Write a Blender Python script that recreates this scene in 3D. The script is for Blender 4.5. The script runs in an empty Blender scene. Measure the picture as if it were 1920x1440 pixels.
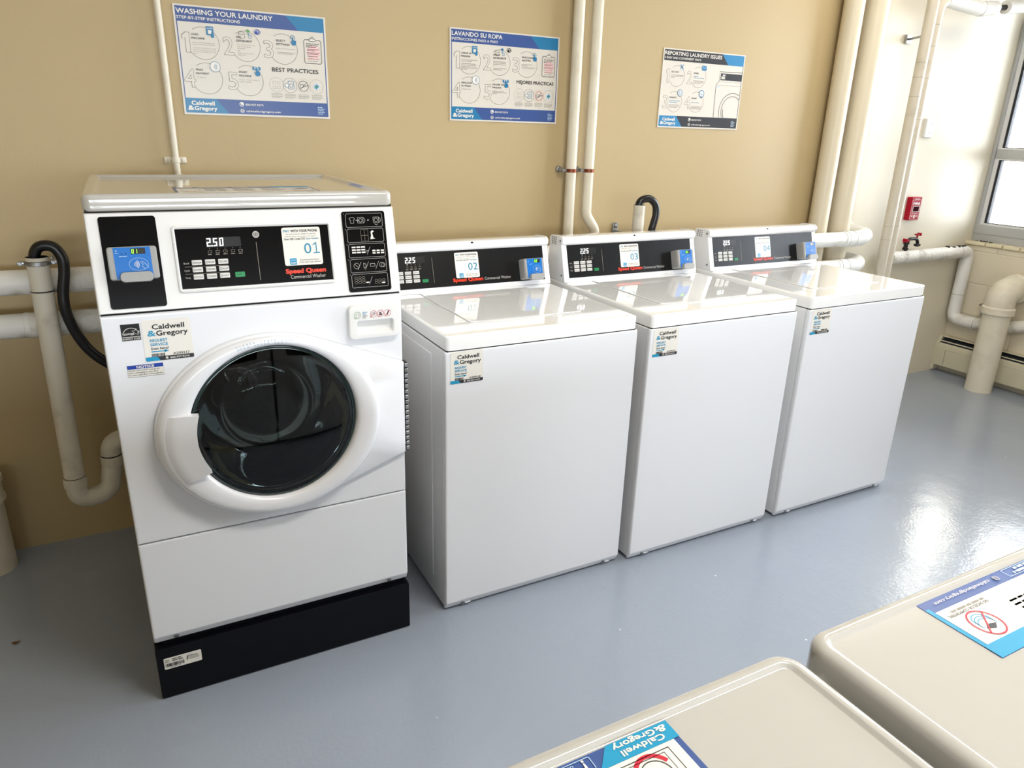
import bpy, bmesh, math, random
from mathutils import Vector, Matrix
S = bpy.context.scene
COL = S.collection
random.seed(7)

# ------------------------------------------------------------------ camera
cam_d = bpy.data.cameras.new('camera')
cam_d.sensor_fit = 'HORIZONTAL'; cam_d.sensor_width = 36.0
cam_d.lens = 36.0 * 1346.64 / 1920.0
cam_d.clip_start = 0.01
cam = bpy.data.objects.new('camera', cam_d); COL.objects.link(cam)
YAW, PITCH, ROLL = -0.4939, -0.3402, 0.0293
cy_, sy_, cp_, sp_ = math.cos(YAW), math.sin(YAW), math.cos(PITCH), math.sin(PITCH)
f_ = Vector((-sy_ * cp_, cy_ * cp_, sp_)); r_ = Vector((cy_, sy_, 0)); u_ = r_.cross(f_)
R_ = math.cos(ROLL) * r_ + math.sin(ROLL) * u_; U_ = -math.sin(ROLL) * r_ + math.cos(ROLL) * u_
cm = Matrix((R_, U_, -f_)).transposed().to_4x4(); cm.translation = (-2.0272, -2.7297, 1.4413)
cam.matrix_world = cm
S.camera = cam

# ------------------------------------------------------------------ world, daylight, exposure
w = bpy.data.worlds.new('sky'); S.world = w; w.use_nodes = True
bg = w.node_tree.nodes['Background']
bg.inputs[0].default_value = (0.88, 0.92, 1.01, 1); bg.inputs[1].default_value = 15.0
S.view_settings.view_transform = 'Standard'; S.view_settings.look = 'None'
S.view_settings.gamma = 1.0; S.view_settings.use_curve_mapping = False
S.view_settings.exposure = 0.44

def area(name, loc, rot, sx, sy, energy, color=(1, 1, 1), portal=False):
    d = bpy.data.lights.new(name, 'AREA'); d.shape = 'RECTANGLE'; d.size = sx; d.size_y = sy
    d.energy = energy; d.color = color
    if portal: d.cycles.is_portal = True
    o = bpy.data.objects.new(name, d); COL.objects.link(o); o.location = loc; o.rotation_euler = rot
    return o
# sky portals in the openings of the right wall
area('portal_daylight', (2.84, -0.80, 1.62), (0, math.pi / 2, 0), 1.45, 1.56, 1, portal=True)
area('portal_daylight', (2.84, -2.70, 1.62), (0, math.pi / 2, 0), 1.45, 1.56, 1, portal=True)
# sky portals in the openings of the wall behind the camera
area('portal_daylight', (-2.2, -5.0, 1.38), (math.pi / 2, 0, 0), 3.8, 0.46, 1, portal=True)
# unseen lamps added under the ceiling to brighten fronts, lids and floor
area('ceiling_fill', (-0.7, -2.35, 2.66), (0, 0, 0), 1.2, 0.3, 34, (1.0, 0.96, 0.9))
area('ceiling_fill', (1.2, -0.85, 2.66), (0, 0, 0), 1.2, 0.3, 14, (1.0, 0.95, 0.9))

# ------------------------------------------------------------------ materials
def lin(h):
    h = h.lstrip('#'); c = [int(h[i:i + 2], 16) / 255 for i in (0, 2, 4)]
    return tuple((x / 12.92 if x <= .04045 else ((x + .055) / 1.055) ** 2.4) for x in c) + (1,)
M = {}
def mat(name, hexc, rough=0.5, metal=0.0, coat=0.0, spec=0.5, bump=None, var=None, emit=None):
    m = bpy.data.materials.new(name); m.use_nodes = True
    nt = m.node_tree; b = nt.nodes['Principled BSDF']
    c = lin(hexc) if isinstance(hexc, str) else tuple(hexc) + (1,)
    b.inputs['Base Color'].default_value = c
    b.inputs['Roughness'].default_value = rough; b.inputs['Metallic'].default_value = metal
    b.inputs['Coat Weight'].default_value = coat; b.inputs['Coat Roughness'].default_value = 0.03
    b.inputs['Specular IOR Level'].default_value = spec
    if emit:
        b.inputs['Emission Color'].default_value = c; b.inputs['Emission Strength'].default_value = emit
    if bump or var:
        tc = nt.nodes.new('ShaderNodeTexCoord')
    if bump:      # (scale, strength, distance, detail)
        n = nt.nodes.new('ShaderNodeTexNoise'); n.inputs['Scale'].default_value = bump[0]
        n.inputs['Detail'].default_value = bump[3] if len(bump) > 3 else 3
        bn = nt.nodes.new('ShaderNodeBump'); bn.inputs['Strength'].default_value = bump[1]
        bn.inputs['Distance'].default_value = bump[2]
        nt.links.new(tc.outputs['Object'], n.inputs['Vector'])
        nt.links.new(n.outputs['Fac'], bn.inputs['Height']); nt.links.new(bn.outputs['Normal'], b.inputs['Normal'])
    if var:       # (scale, hex2, low, high) second colour in blotches
        n2 = nt.nodes.new('ShaderNodeTexNoise'); n2.inputs['Scale'].default_value = var[0]; n2.inputs['Detail'].default_value = 6
        cr = nt.nodes.new('ShaderNodeMapRange'); cr.inputs['From Min'].default_value = var[2]; cr.inputs['From Max'].default_value = var[3]
        mx = nt.nodes.new('ShaderNodeMix'); mx.data_type = 'RGBA'
        mx.inputs['A'].default_value = c; mx.inputs['B'].default_value = lin(var[1])
        nt.links.new(tc.outputs['Object'], n2.inputs['Vector']); nt.links.new(n2.outputs['Fac'], cr.inputs['Value'])
        nt.links.new(cr.outputs['Result'], mx.inputs['Factor']); nt.links.new(mx.outputs['Result'], b.inputs['Base Color'])
    M[name] = m
    return m

mat('wall_paint', '#b6a177', 0.5, bump=(160, 0.25, 0.0012, 4))
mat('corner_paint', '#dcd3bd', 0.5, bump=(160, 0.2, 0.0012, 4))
mat('ceiling_paint', '#e4dfd2', 0.7)
mat('block_paint', '#cfc5ad', 0.5, bump=(45, 0.5, 0.003, 6))
mat('enamel', '#e9e9ea', 0.16, coat=0.6)
mat('enamel_top', '#f4f4f2', 0.07, coat=1.0)
mat('enamel_front', '#e5e6e9', 0.3, coat=0.15)
mat('cream_top', '#b8b5ae', 0.12, coat=0.8)
mat('plastic_white', '#e6e5e2', 0.28, coat=0.2)
mat('door_plastic', '#e8e8ea', 0.2, coat=0.4)
mat('black_gloss', '#060608', 0.2, spec=0.22)
mat('panel_black', '#0c0d10', 0.27, spec=0.45)
mat('black_metal', '#020309', 0.45, spec=0.22)
mat('black_rubber', '#0a0a0e', 0.32)
mat('dark_gap', '#0c0c0c', 0.8)
mat('gasket', '#1d1f24', 0.6)
mat('drum', '#101213', 0.4, metal=0.3, bump=(30, 0.4, 0.01))
mat('grey_plastic', '#9b9a97', 0.4)
mat('grey_dark_plastic', '#6f6e6b', 0.45)
mat('screw_metal', '#8d8f92', 0.35, metal=1.0)
mat('steel', '#a9abac', 0.4, metal=0.9, var=(30, '#6f6c68', 0.5, 0.7))
mat('copper', '#7a3f2a', 0.4, metal=0.8)
mat('pvc_paint', '#d3cdbd', 0.35, var=(14, '#b9b1a0', 0.52, 0.75), bump=(40, 0.15, 0.002))
mat('pipe_paint', '#dcd4c0', 0.4, bump=(60, 0.25, 0.002), var=(9, '#c8bda6', 0.5, 0.8))
mat('riser_paint', '#d6cbb2', 0.35, bump=(25, 0.3, 0.004))
mat('insulation', '#ddd9cf', 0.6, bump=(55, 0.9, 0.008, 8), var=(12, '#b8b0a2', 0.55, 0.72))
mat('insulation_smooth', '#e2e0da', 0.45, bump=(20, 0.35, 0.006, 5), var=(10, '#bdb6a8', 0.58, 0.75))
mat('wrap_paint', '#c6bdab', 0.5, bump=(25, 0.35, 0.004), var=(10, '#b3aa98', 0.55, 0.75))
mat('insulation_dark_end', '#24241f', 0.7)
mat('alarm_red', '#a5122a', 0.55, spec=0.2)
mat('alarm_dark', '#38040d', 0.9, spec=0.05)
mat('valve_dark', '#2a2724', 0.5, metal=0.5)
mat('heater_beige', '#c9c2a8', 0.4)
mat('heater_dark', '#20252e', 0.5)
mat('sill_tile', '#ded3b4', 0.3)
mat('aluminium', '#b7b9ba', 0.4, metal=0.4)
mat('frame_white', '#dcdcda', 0.4)
mat('outdoor_paving', '#b9b4aa', 0.9)
mat('outdoor_cream', '#f1e2c4', 0.8)
mat('leaf', '#6a4a2c', 0.7)
# printing inks
for k, h in dict(p_white='#e6e2d9', p_blue='#3b5590', p_teal='#2678a6', p_teal3='#2f83b5', p_dark='#303034', poster_white='#d8d2c7', p_black='#131315',
                 p_grey='#8b8577', p_lgrey='#a9a49a', p_txt='#3a3936', p_line='#6d6552', p_red='#c8283c', p_pink='#e9c3c2', p_cyan='#1c93bd',
                 p_sq='#dc3a20', p_silver='#b9b6b0', p_green='#18884f', p_btn='#d6d4cf', p_navy='#1b3f9c', p_reader='#0d6cbe',
                 p_lblue='#b9d3e6', p_num='#2b87a8', p_dim='#141414', p_green2='#5d9a5a', p_sand='#cdbb95', p_olive='#3b3a30').items():
    mat(k, h, 0.3)
mat('led_white', '#ffffff', 0.4, emit=1.6)
mat('led_green', '#8dff3a', 0.4, emit=1.6)

def mix_glass(name, tint, gloss=0.06, rough=0.0, bump=None):
    m = bpy.data.materials.new(name); m.use_nodes = True; nt = m.node_tree
    nt.nodes.remove(nt.nodes['Principled BSDF']); out = nt.nodes['Material Output']
    t = nt.nodes.new('ShaderNodeBsdfTransparent'); t.inputs[0].default_value = tuple(tint) + (1,)
    g = nt.nodes.new('ShaderNodeBsdfGlossy'); g.inputs['Roughness'].default_value = rough
    fr = nt.nodes.new('ShaderNodeFresnel'); fr.inputs['IOR'].default_value = 1.5
    mx = nt.nodes.new('ShaderNodeMixShader')
    nt.links.new(fr.outputs[0], mx.inputs[0]); nt.links.new(t.outputs[0], mx.inputs[1]); nt.links.new(g.outputs[0], mx.inputs[2])
    nt.links.new(mx.outputs[0], out.inputs[0])
    if bump:
        tc = nt.nodes.new('ShaderNodeTexCoord'); n = nt.nodes.new('ShaderNodeTexNoise'); n.inputs['Scale'].default_value = bump[0]
        bn = nt.nodes.new('ShaderNodeBump'); bn.inputs['Strength'].default_value = bump[1]; bn.inputs['Distance'].default_value = bump[2]
        nt.links.new(tc.outputs['Object'], n.inputs['Vector']); nt.links.new(n.outputs['Fac'], bn.inputs['Height'])
        nt.links.new(bn.outputs['Normal'], g.inputs['Normal'])
    M[name] = m
mix_glass('window_glass', (0.96, 0.98, 0.98))
mix_glass('door_glass', (0.33, 0.38, 0.37))
mix_glass('bowl_glass', (0.55, 0.58, 0.58), bump=(9, 0.12, 0.02))

def floor_material():
    m = bpy.data.materials.new('floor_paint'); m.use_nodes = True; nt = m.node_tree; b = nt.nodes['Principled BSDF']
    N = nt.nodes.new; L = nt.links.new
    tc = N('ShaderNodeTexCoord')
    n1 = N('ShaderNodeTexNoise'); n1.inputs['Scale'].default_value = 1.3; n1.inputs['Detail'].default_value = 8
    mx = N('ShaderNodeMix'); mx.data_type = 'RGBA'; mx.inputs['A'].default_value = lin('#8e96a2'); mx.inputs['B'].default_value = lin('#9aa2ae')
    L(tc.outputs['Object'], n1.inputs['Vector']); L(n1.outputs['Fac'], mx.inputs['Factor'])
    # small white chips and dark specks
    v = N('ShaderNodeTexVoronoi'); v.inputs['Scale'].default_value = 5.5; v.inputs['Randomness'].default_value = 1
    lt = N('ShaderNodeMath'); lt.operation = 'LESS_THAN'; lt.inputs[1].default_value = 0.018
    L(tc.outputs['Object'], v.inputs['Vector']); L(v.outputs['Distance'], lt.inputs[0])
    mx2 = N('ShaderNodeMix'); mx2.data_type = 'RGBA'; mx2.inputs['B'].default_value = lin('#d0d2d4')
    L(lt.outputs[0], mx2.inputs['Factor']); L(mx.outputs['Result'], mx2.inputs['A'])
    v2 = N('ShaderNodeTexVoronoi'); v2.inputs['Scale'].default_value = 4.3; v2.inputs['Randomness'].default_value = 1
    mp = N('ShaderNodeMapping'); mp.inputs['Location'].default_value = (3.3, 7.1, 0.4)
    lt2 = N('ShaderNodeMath'); lt2.operation = 'LESS_THAN'; lt2.inputs[1].default_value = 0.017
    L(tc.outputs['Object'], mp.inputs['Vector']); L(mp.outputs[0], v2.inputs['Vector']); L(v2.outputs['Distance'], lt2.inputs[0])
    mx3 = N('ShaderNodeMix'); mx3.data_type = 'RGBA'; mx3.inputs['B'].default_value = lin('#3e4043')
    L(lt2.outputs[0], mx3.inputs['Factor']); L(mx2.outputs['Result'], mx3.inputs['A'])
    # scuffs: stretched noise
    n3 = N('ShaderNodeTexNoise'); n3.inputs['Scale'].default_value = 3.2; n3.inputs['Detail'].default_value = 12; n3.inputs['Roughness'].default_value = 0.75
    mr = N('ShaderNodeMapRange'); mr.inputs['From Min'].default_value = 0.62; mr.inputs['From Max'].default_value = 0.78; mr.inputs['To Max'].default_value = 0.35
    L(tc.outputs['Object'], n3.inputs['Vector']); L(n3.outputs['Fac'], mr.inputs['Value'])
    mx4 = N('ShaderNodeMix'); mx4.data_type = 'RGBA'; mx4.inputs['B'].default_value = lin('#bcc4ce')
    L(mr.outputs[0], mx4.inputs['Factor']); L(mx3.outputs['Result'], mx4.inputs['A'])
    L(mx4.outputs['Result'], b.inputs['Base Color'])
    b.inputs['Roughness'].default_value = 0.17; b.inputs['Coat Weight'].default_value = 0.2; b.inputs['Coat Roughness'].default_value = 0.08
    nb = N('ShaderNodeTexNoise'); nb.inputs['Scale'].default_value = 95; nb.inputs['Detail'].default_value = 3
    nb2 = N('ShaderNodeTexNoise'); nb2.inputs['Scale'].default_value = 7; nb2.inputs['Detail'].default_value = 3
    ad = N('ShaderNodeMath'); ad.operation = 'MULTIPLY_ADD'; ad.inputs[1].default_value = 4.0
    L(tc.outputs['Object'], nb.inputs['Vector']); L(tc.outputs['Object'], nb2.inputs['Vector'])
    L(nb2.outputs['Fac'], ad.inputs[0]); L(nb.outputs['Fac'], ad.inputs[2])
    bp = N('ShaderNodeBump'); bp.inputs['Strength'].default_value = 0.36; bp.inputs['Distance'].default_value = 0.0015
    L(ad.outputs[0], bp.inputs['Height']); L(bp.outputs['Normal'], b.inputs['Normal']); L(bp.outputs['Normal'], b.inputs['Coat Normal'])
    M['floor_paint'] = m
floor_material()

def block_material():
    m = bpy.data.materials.new('painted_block'); m.use_nodes = True; nt = m.node_tree; b = nt.nodes['Principled BSDF']
    N = nt.nodes.new; L = nt.links.new
    b.inputs['Base Color'].default_value = lin('#d9cfb8'); b.inputs['Roughness'].default_value = 0.45
    tc = N('ShaderNodeTexCoord'); sep = N('ShaderNodeSeparateXYZ'); cmb = N('ShaderNodeCombineXYZ')
    L(tc.outputs['Object'], sep.inputs[0]); L(sep.outputs['Y'], cmb.inputs['X']); L(sep.outputs['Z'], cmb.inputs['Y'])
    br = N('ShaderNodeTexBrick'); br.inputs['Scale'].default_value = 1; br.inputs['Brick Width'].default_value = 0.4
    br.inputs['Row Height'].default_value = 0.2; br.inputs['Mortar Size'].default_value = 0.006; br.inputs['Mortar Smooth'].default_value = 0.6
    br.inputs['Color1'].default_value = (1, 1, 1, 1); br.inputs['Color2'].default_value = (1, 1, 1, 1); br.inputs['Mortar'].default_value = (0, 0, 0, 1)
    L(cmb.outputs[0], br.inputs['Vector'])
    n = N('ShaderNodeTexNoise'); n.inputs['Scale'].default_value = 38; n.inputs['Detail'].default_value = 6
    L(tc.outputs['Object'], n.inputs['Vector'])
    ad = N('ShaderNodeMath'); ad.operation = 'MULTIPLY_ADD'; ad.inputs[1].default_value = 0.6
    L(n.outputs['Fac'], ad.inputs[0]); L(br.outputs['Color'], ad.inputs[2])
    bp = N('ShaderNodeBump'); bp.inputs['Strength'].default_value = 0.6; bp.inputs['Distance'].default_value = 0.004
    L(ad.outputs[0], bp.inputs['Height']); L(bp.outputs['Normal'], b.inputs['Normal'])
    M['painted_block'] = m
block_material()

# ------------------------------------------------------------------ mesh helpers
def merge(dst, src, mat_index=None):
    if mat_index is not None:
        for f in src.faces: f.material_index = mat_index
    me = bpy.data.meshes.new('tmp'); src.to_mesh(me); src.free(); dst.from_mesh(me); bpy.data.meshes.remove(me)
    return dst
def box(x0, x1, y0, y1, z0, z1, bev=0.0, seg=2, sel=None):
    bm = bmesh.new()
    vs = [bm.verts.new((x, y, z)) for x in (x0, x1) for y in (y0, y1) for z in (z0, z1)]
    for q in ((0, 1, 3, 2), (4, 6, 7, 5), (0, 4, 5, 1), (2, 3, 7, 6), (0, 2, 6, 4), (1, 5, 7, 3)):
        bm.faces.new([vs[i] for i in q])
    bmesh.ops.recalc_face_normals(bm, faces=bm.faces)
    if bev > 0:
        es = [e for e in bm.edges if sel is None or sel((e.verts[0].co + e.verts[1].co) / 2, e.verts[1].co - e.verts[0].co)]
        bmesh.ops.bevel(bm, geom=es, offset=bev, segments=seg, affect='EDGES', profile=0.5)
    return bm
def rrect(x0, x1, y0, y1, r, n=5):
    pts = []
    for cx, cy, a in ((x1 - r, y1 - r, 0), (x0 + r, y1 - r, 90), (x0 + r, y0 + r, 180), (x1 - r, y0 + r, 270)):
        for k in range(n + 1):
            t = math.radians(a + 90 * k / n); pts.append((cx + r * math.cos(t), cy + r * math.sin(t)))
    return pts
def loft(rings, close_first=True, close_last=True, mats=None, cyc=True):
    bm = bmesh.new(); R = [[bm.verts.new(p) for p in ring] for ring in rings]; n = len(R[0])
    for k in range(len(R) - 1):
        for i in range(n if cyc else n - 1):
            j = (i + 1) % n
            f = bm.faces.new((R[k][i], R[k][j], R[k + 1][j], R[k + 1][i]))
            if mats: f.material_index = mats[k]
    if close_first: bm.faces.new(list(reversed(R[0])))
    if close_last:
        f = bm.faces.new(R[-1])
        if mats: f.material_index = mats[-1]
    bmesh.ops.recalc_face_normals(bm, faces=bm.faces)
    return bm
def prism(profile, x0, x1):      # profile of (y, z) extruded along x
    return loft([[(x0, y, z) for y, z in profile], [(x1, y, z) for y, z in profile]])
def fillet(pts, r, n=8):
    P = [Vector(p) for p in pts]; out = [P[0]]
    for i in range(1, len(P) - 1):
        a, b, c = P[i - 1], P[i], P[i + 1]
        rr = r[i - 1] if isinstance(r, (list, tuple)) else r
        d1, d2 = (a - b).normalized(), (c - b).normalized(); ang = d1.angle(d2)
        if ang > 3.1: out.append(b); continue
        t = min(rr / math.tan(ang / 2), (a - b).length * .49, (c - b).length * .49)
        p1, p2 = b + d1 * t, b + d2 * t
        for k in range(n + 1):
            s = k / n; out.append((1 - s) ** 2 * p1 * 0.5 + (1 - s) ** 2 * p1 * 0.5 + 2 * s * (1 - s) * b + s * s * p2)
    out.append(P[-1]); return out
def smooth_path(pts, n=10):
    P = [Vector(p) for p in pts]; P = [P[0] * 2 - P[1]] + P + [P[-1] * 2 - P[-2]]; out = []
    for i in range(1, len(P) - 2):
        for k in range(n):
            t = k / n; a, b, c, d = P[i - 1], P[i], P[i + 1], P[i + 2]
            out.append(0.5 * ((2 * b) + (c - a) * t + (2 * a - 5 * b + 4 * c - d) * t * t + (3 * b - a - 3 * c + d) * t ** 3))
    out.append(P[-2]); return out
def tube(path, rad, seg=20, caps=True, mats=None):
    P = [Vector(p) for p in path]; rings = []
    t0 = (P[1] - P[0]).normalized(); nrm = t0.orthogonal().normalized()
    for i, p in enumerate(P):
        t = ((P[min(i + 1, len(P) - 1)] - P[i]).normalized() + (P[i] - P[max(i - 1, 0)]).normalized())
        t = t.normalized() if t.length > 1e-6 else t0
        nrm = (nrm - t * nrm.dot(t)).normalized(); b = t.cross(nrm)
        r = rad[i] if isinstance(rad, (list, tuple)) else rad
        rings.append([p + r * (math.cos(2 * math.pi * k / seg) * nrm + math.sin(2 * math.pi * k / seg) * b) for k in range(seg)])
    return loft(rings, caps, caps)
def lathe(prof, axis, origin, seg=28, caps=True):   # prof: (radius, height along axis)
    a = Vector(axis).normalized(); n = a.orthogonal().normalized(); b = a.cross(n); o = Vector(origin)
    return loft([[o + a * h + max(r, 1e-5) * (math.cos(2 * math.pi * k / seg) * n + math.sin(2 * math.pi * k / seg) * b) for k in range(seg)] for r, h in prof], caps, caps)
def add(dst, *bms):
    for b in bms: merge(dst, b)
    return dst
def J(*bms):
    d = bmesh.new(); return add(d, *bms)
def obj(name, bm, mats, parent=None, angle=35, wn=True):
    me = bpy.data.meshes.new(name); bm.to_mesh(me); bm.free()
    for m in (mats if isinstance(mats, (list, tuple)) else [mats]): me.materials.append(M[m] if isinstance(m, str) else m)
    if angle:
        me.polygons.foreach_set('use_smooth', [True] * len(me.polygons)); me.set_sharp_from_angle(angle=math.radians(angle))
    o = bpy.data.objects.new(name, me); COL.objects.link(o)
    if parent: o.parent = parent
    if angle and wn:
        md = o.modifiers.new('weighted_normal', 'WEIGHTED_NORMAL'); md.keep_sharp = True
    return o
def thing(name, label, cat, loc=(0, 0, 0), rotz=0, group=None):
    o = bpy.data.objects.new(name, None); COL.objects.link(o); o.location = loc; o.rotation_euler = (0, 0, rotz)
    o.empty_display_size = 0.1
    return tag(o, label, cat, group)
def tag(o, label, cat, group=None):
    o['label'] = label; o['category'] = cat
    if group: o['group'] = group
    return o
def struct(name, bm, m, parent=None, angle=35):
    o = obj(name, bm, m, parent, angle)
    if not parent: o['kind'] = 'structure'
    return o

# ------------------------------------------------------------------ printed matter
_txt = {}
def text_geo(s):
    key = s
    if key in _txt: return _txt[key]
    cu = bpy.data.curves.new('t', 'FONT'); cu.body = s; cu.size = 1.0; cu.resolution_u = 3; cu.fill_mode = 'FRONT'
    o = bpy.data.objects.new('t', cu); COL.objects.link(o)
    dg = bpy.context.evaluated_depsgraph_get(); me = bpy.data.meshes.new_from_object(o.evaluated_get(dg))
    vs = [(v.co.x, v.co.y) for v in me.vertices]; fs = [tuple(p.vertices) for p in me.polygons]
    bpy.data.objects.remove(o); bpy.data.curves.remove(cu); bpy.data.meshes.remove(me)
    xs = [v[0] for v in vs] or [0, 1]
    _txt[key] = (vs, fs, min(xs), max(xs)); return _txt[key]
CAP = 0.729
SEG7 = {'0': 'abcdef', '1': 'bc', '2': 'abged', '3': 'abgcd', '4': 'fgbc', '5': 'afgcd', '6': 'afgedc', '7': 'abc', '8': 'abcdefg', '9': 'abcdfg'}
class Deco:
    def __init__(self, o, ux, uy, lift=0.00025):
        self.o = Vector(o); self.ux = Vector(ux).normalized(); self.uy = Vector(uy).normalized(); self.n = self.ux.cross(self.uy)
        self.bm = bmesh.new(); self.mats = []; self.lift = lift
    def mi(self, m):
        if m not in self.mats: self.mats.append(m)
        return self.mats.index(m)
    def P(self, x, y, h): return self.o + self.ux * x + self.uy * y + self.n * h
    def poly(self, pts, m, layer=1):
        a = sum(p[0] * q[1] - q[0] * p[1] for p, q in zip(pts, pts[1:] + pts[:1]))
        if a < 0: pts = pts[::-1]
        f = self.bm.faces.new([self.bm.verts.new(self.P(x, y, self.t + layer * self.lift)) for x, y in pts]); f.material_index = self.mi(m)
    t = 0.0
    def slab(self, pts, t, m):          # backing board of thickness t
        self.t = t; n = len(pts)
        a = sum(p[0] * q[1] - q[0] * p[1] for p, q in zip(pts, pts[1:] + pts[:1]))
        if a < 0: pts = pts[::-1]
        lo = [self.bm.verts.new(self.P(x, y, 0)) for x, y in pts]; hi = [self.bm.verts.new(self.P(x, y, t)) for x, y in pts]
        fs = [self.bm.faces.new(hi), self.bm.faces.new(lo[::-1])] + [self.bm.faces.new((lo[i], lo[(i + 1) % n], hi[(i + 1) % n], hi[i])) for i in range(n)]
        for f in fs: f.material_index = self.mi(m)
        return self
    def rect(self, x0, x1, y0, y1, m, layer=1): self.poly([(x0, y0), (x1, y0), (x1, y1), (x0, y1)], m, layer)
    def rr(self, x0, x1, y0, y1, r, m, layer=1): self.poly(rrect(x0, x1, y0, y1, r, 4), m, layer)
    def stroke(self, pts, wd, m, layer=2, closed=False):
        P = [Vector(p) for p in pts]; n = len(P); L = []; Rr = []
        for i in range(n):
            a = P[(i - 1) % n] if (closed or i > 0) else P[i]; b = P[(i + 1) % n] if (closed or i < n - 1) else P[i]
            d = b - a; d = d.normalized() if d.length > 1e-9 else Vector((1, 0)); nn = Vector((-d.y, d.x)) * wd / 2
            L.append(P[i] + nn); Rr.append(P[i] - nn)
        for i in range(n if closed else n - 1):
            j = (i + 1) % n
            self.poly([tuple(L[i]), tuple(Rr[i]), tuple(Rr[j]), tuple(L[j])], m, layer)
    def arc(self, cx, cy, r, a0, a1, wd, m, layer=2, n=28, ry=None):
        ry = ry or r
        self.stroke([(cx + r * math.cos(math.radians(a0 + (a1 - a0) * k / n)), cy + ry * math.sin(math.radians(a0 + (a1 - a0) * k / n))) for k in range(n + 1)], wd, m, layer)
    def disc(self, cx, cy, r, m, layer=2, n=24, ry=None):
        ry = ry or r
        self.poly([(cx + r * math.cos(2 * math.pi * k / n), cy + ry * math.sin(2 * math.pi * k / n)) for k in range(n)], m, layer)
    def line(self, x0, y0, x1, y1, wd, m, layer=2): self.stroke([(x0, y0), (x1, y1)], wd, m, layer)
    def one_text(self, s, x, y, h, m, layer, width, align, shear):
        vs, fs, a, b = text_geo(s); k = h / CAP; sx = k if width is None else width / (b - a)
        off = {'L': -a * sx, 'C': -(a + b) / 2 * sx, 'R': -b * sx}[align]
        V = [self.bm.verts.new(self.P(x + off + vx * sx + vy * k * shear, y + vy * k, self.t + layer * self.lift)) for vx, vy in vs]
        i = self.mi(m)
        for f in fs:
            try: nf = self.bm.faces.new([V[q] for q in f]); nf.material_index = i
            except ValueError: pass
    def text(self, s, x, y, h, m, layer=3, bold=0.0, width=None, align='L', shear=0.0):
        e = bold * h / CAP
        sh = [(0, 0)] if e <= 0 else [(-e, 0), (e, 0), (0, e), (0, -e)] if bold < .03 else [(-e, -e), (e, -e), (-e, e), (e, e), (-e, 0), (e, 0)]
        if width and e > 0: width -= 2 * e
        for q, (dx, dy) in enumerate(sh):
            self.one_text(s, x + dx + (e if align == 'L' else 0), y + dy, h, m, layer + q * .12, width, align, shear)
    def outline_number(self, s, x, y, h, w, e, m, fill, layer=2):
        """numeral drawn as an outline of width e"""
        if s == '1':
            pts = lambda g: [(x + w * .42 - g, y - g), (x + w * .95 + g, y - g), (x + w * .95 + g, y + h + g), (x + w * .5 - g, y + h + g), (x - g, y + h * .84 + g), (x - g, y + h * .66 - g), (x + w * .42 - g, y + h * .74)]
            self.poly(pts(e), m, layer); self.poly(pts(0), fill, layer + 1)
            return
        for q in range(8):
            a = math.pi * q / 4; self.one_text(s, x + e * math.cos(a), y + e * math.sin(a), h, m, layer + q * .1, w, 'L', 0)
        self.one_text(s, x, y, h, fill, layer + 1.2, w, 'L', 0)
    def digits(self, s, x, y, h, w, m, layer=3):       # thin numerals; the one gets a flag and a foot
        cw = w / len(s)
        for q, ch in enumerate(s):
            x0 = x + q * cw
            if ch == '1':
                t = h * .09
                self.rect(x0 + cw * .47, x0 + cw * .47 + t, y + t, y + h, m, layer); self.rect(x0 + cw * .15, x0 + cw * .92, y, y + t, m, layer)
                self.poly([(x0 + cw * .47, y + h), (x0 + cw * .12, y + h * .82), (x0 + cw * .12, y + h * .72), (x0 + cw * .47, y + h * .87)], m, layer)
            else: self.one_text(ch, x0 + cw * .04, y, h, m, layer, cw * .86, 'L', 0)
    def greek(self, x, y, wds, h, gap, m, layer=2):       # lines of print too small to read
        for q, wd in enumerate(wds):
            xx = x
            while xx < x + wd - 1e-6:
                l = min(h * random.uniform(2.2, 5.5), x + wd - xx); self.rect(xx, xx + l, y - q * gap, y - q * gap + h, m, layer); xx += l + h * 0.7
    def bars(self, x0, x1, y0, y1, m='p_black', layer=2):
        x = x0
        while x < x1:
            wd = random.choice((0.0006, 0.001, 0.0016)) * (x1 - x0) / 0.03; self.rect(x, min(x + wd, x1), y0, y1, m, layer); x += wd + random.choice((0.0006, 0.001)) * (x1 - x0) / 0.03
    def seg7(self, s, x, y, h, m, layer=3, slant=0.1):
        wd = h * 0.47; t = h * 0.135
        for ch in s:
            if ch == '.':
                self.poly([(x - h * .20, y), (x - h * .06, y), (x - h * .06, y + t), (x - h * .20, y + t)], m, layer); continue
            for g in SEG7[ch]:
                q = dict(a=(0, h - t, wd, h), b=(wd - t, h / 2, wd, h), c=(wd - t, 0, wd, h / 2), d=(0, 0, wd, t), e=(0, 0, t, h / 2), f=(0, h / 2, t, h), g=(0, h / 2 - t / 2, wd, h / 2 + t / 2))[g]
                gp = h * .012
                q = (q[0] + gp, q[1] + gp, q[2] - gp, q[3] - gp)
                self.poly([(x + px + (py) * slant, y + py) for px, py in ((q[0], q[1]), (q[2], q[1]), (q[2], q[3]), (q[0], q[3]))], m, layer + 'abcdefg'.index(g) * .1)
            x += wd * 1.55
    def build(self, name, parent=None, extra=None):
        o = obj(name, self.bm, self.mats, parent, angle=None)
        return o

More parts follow.
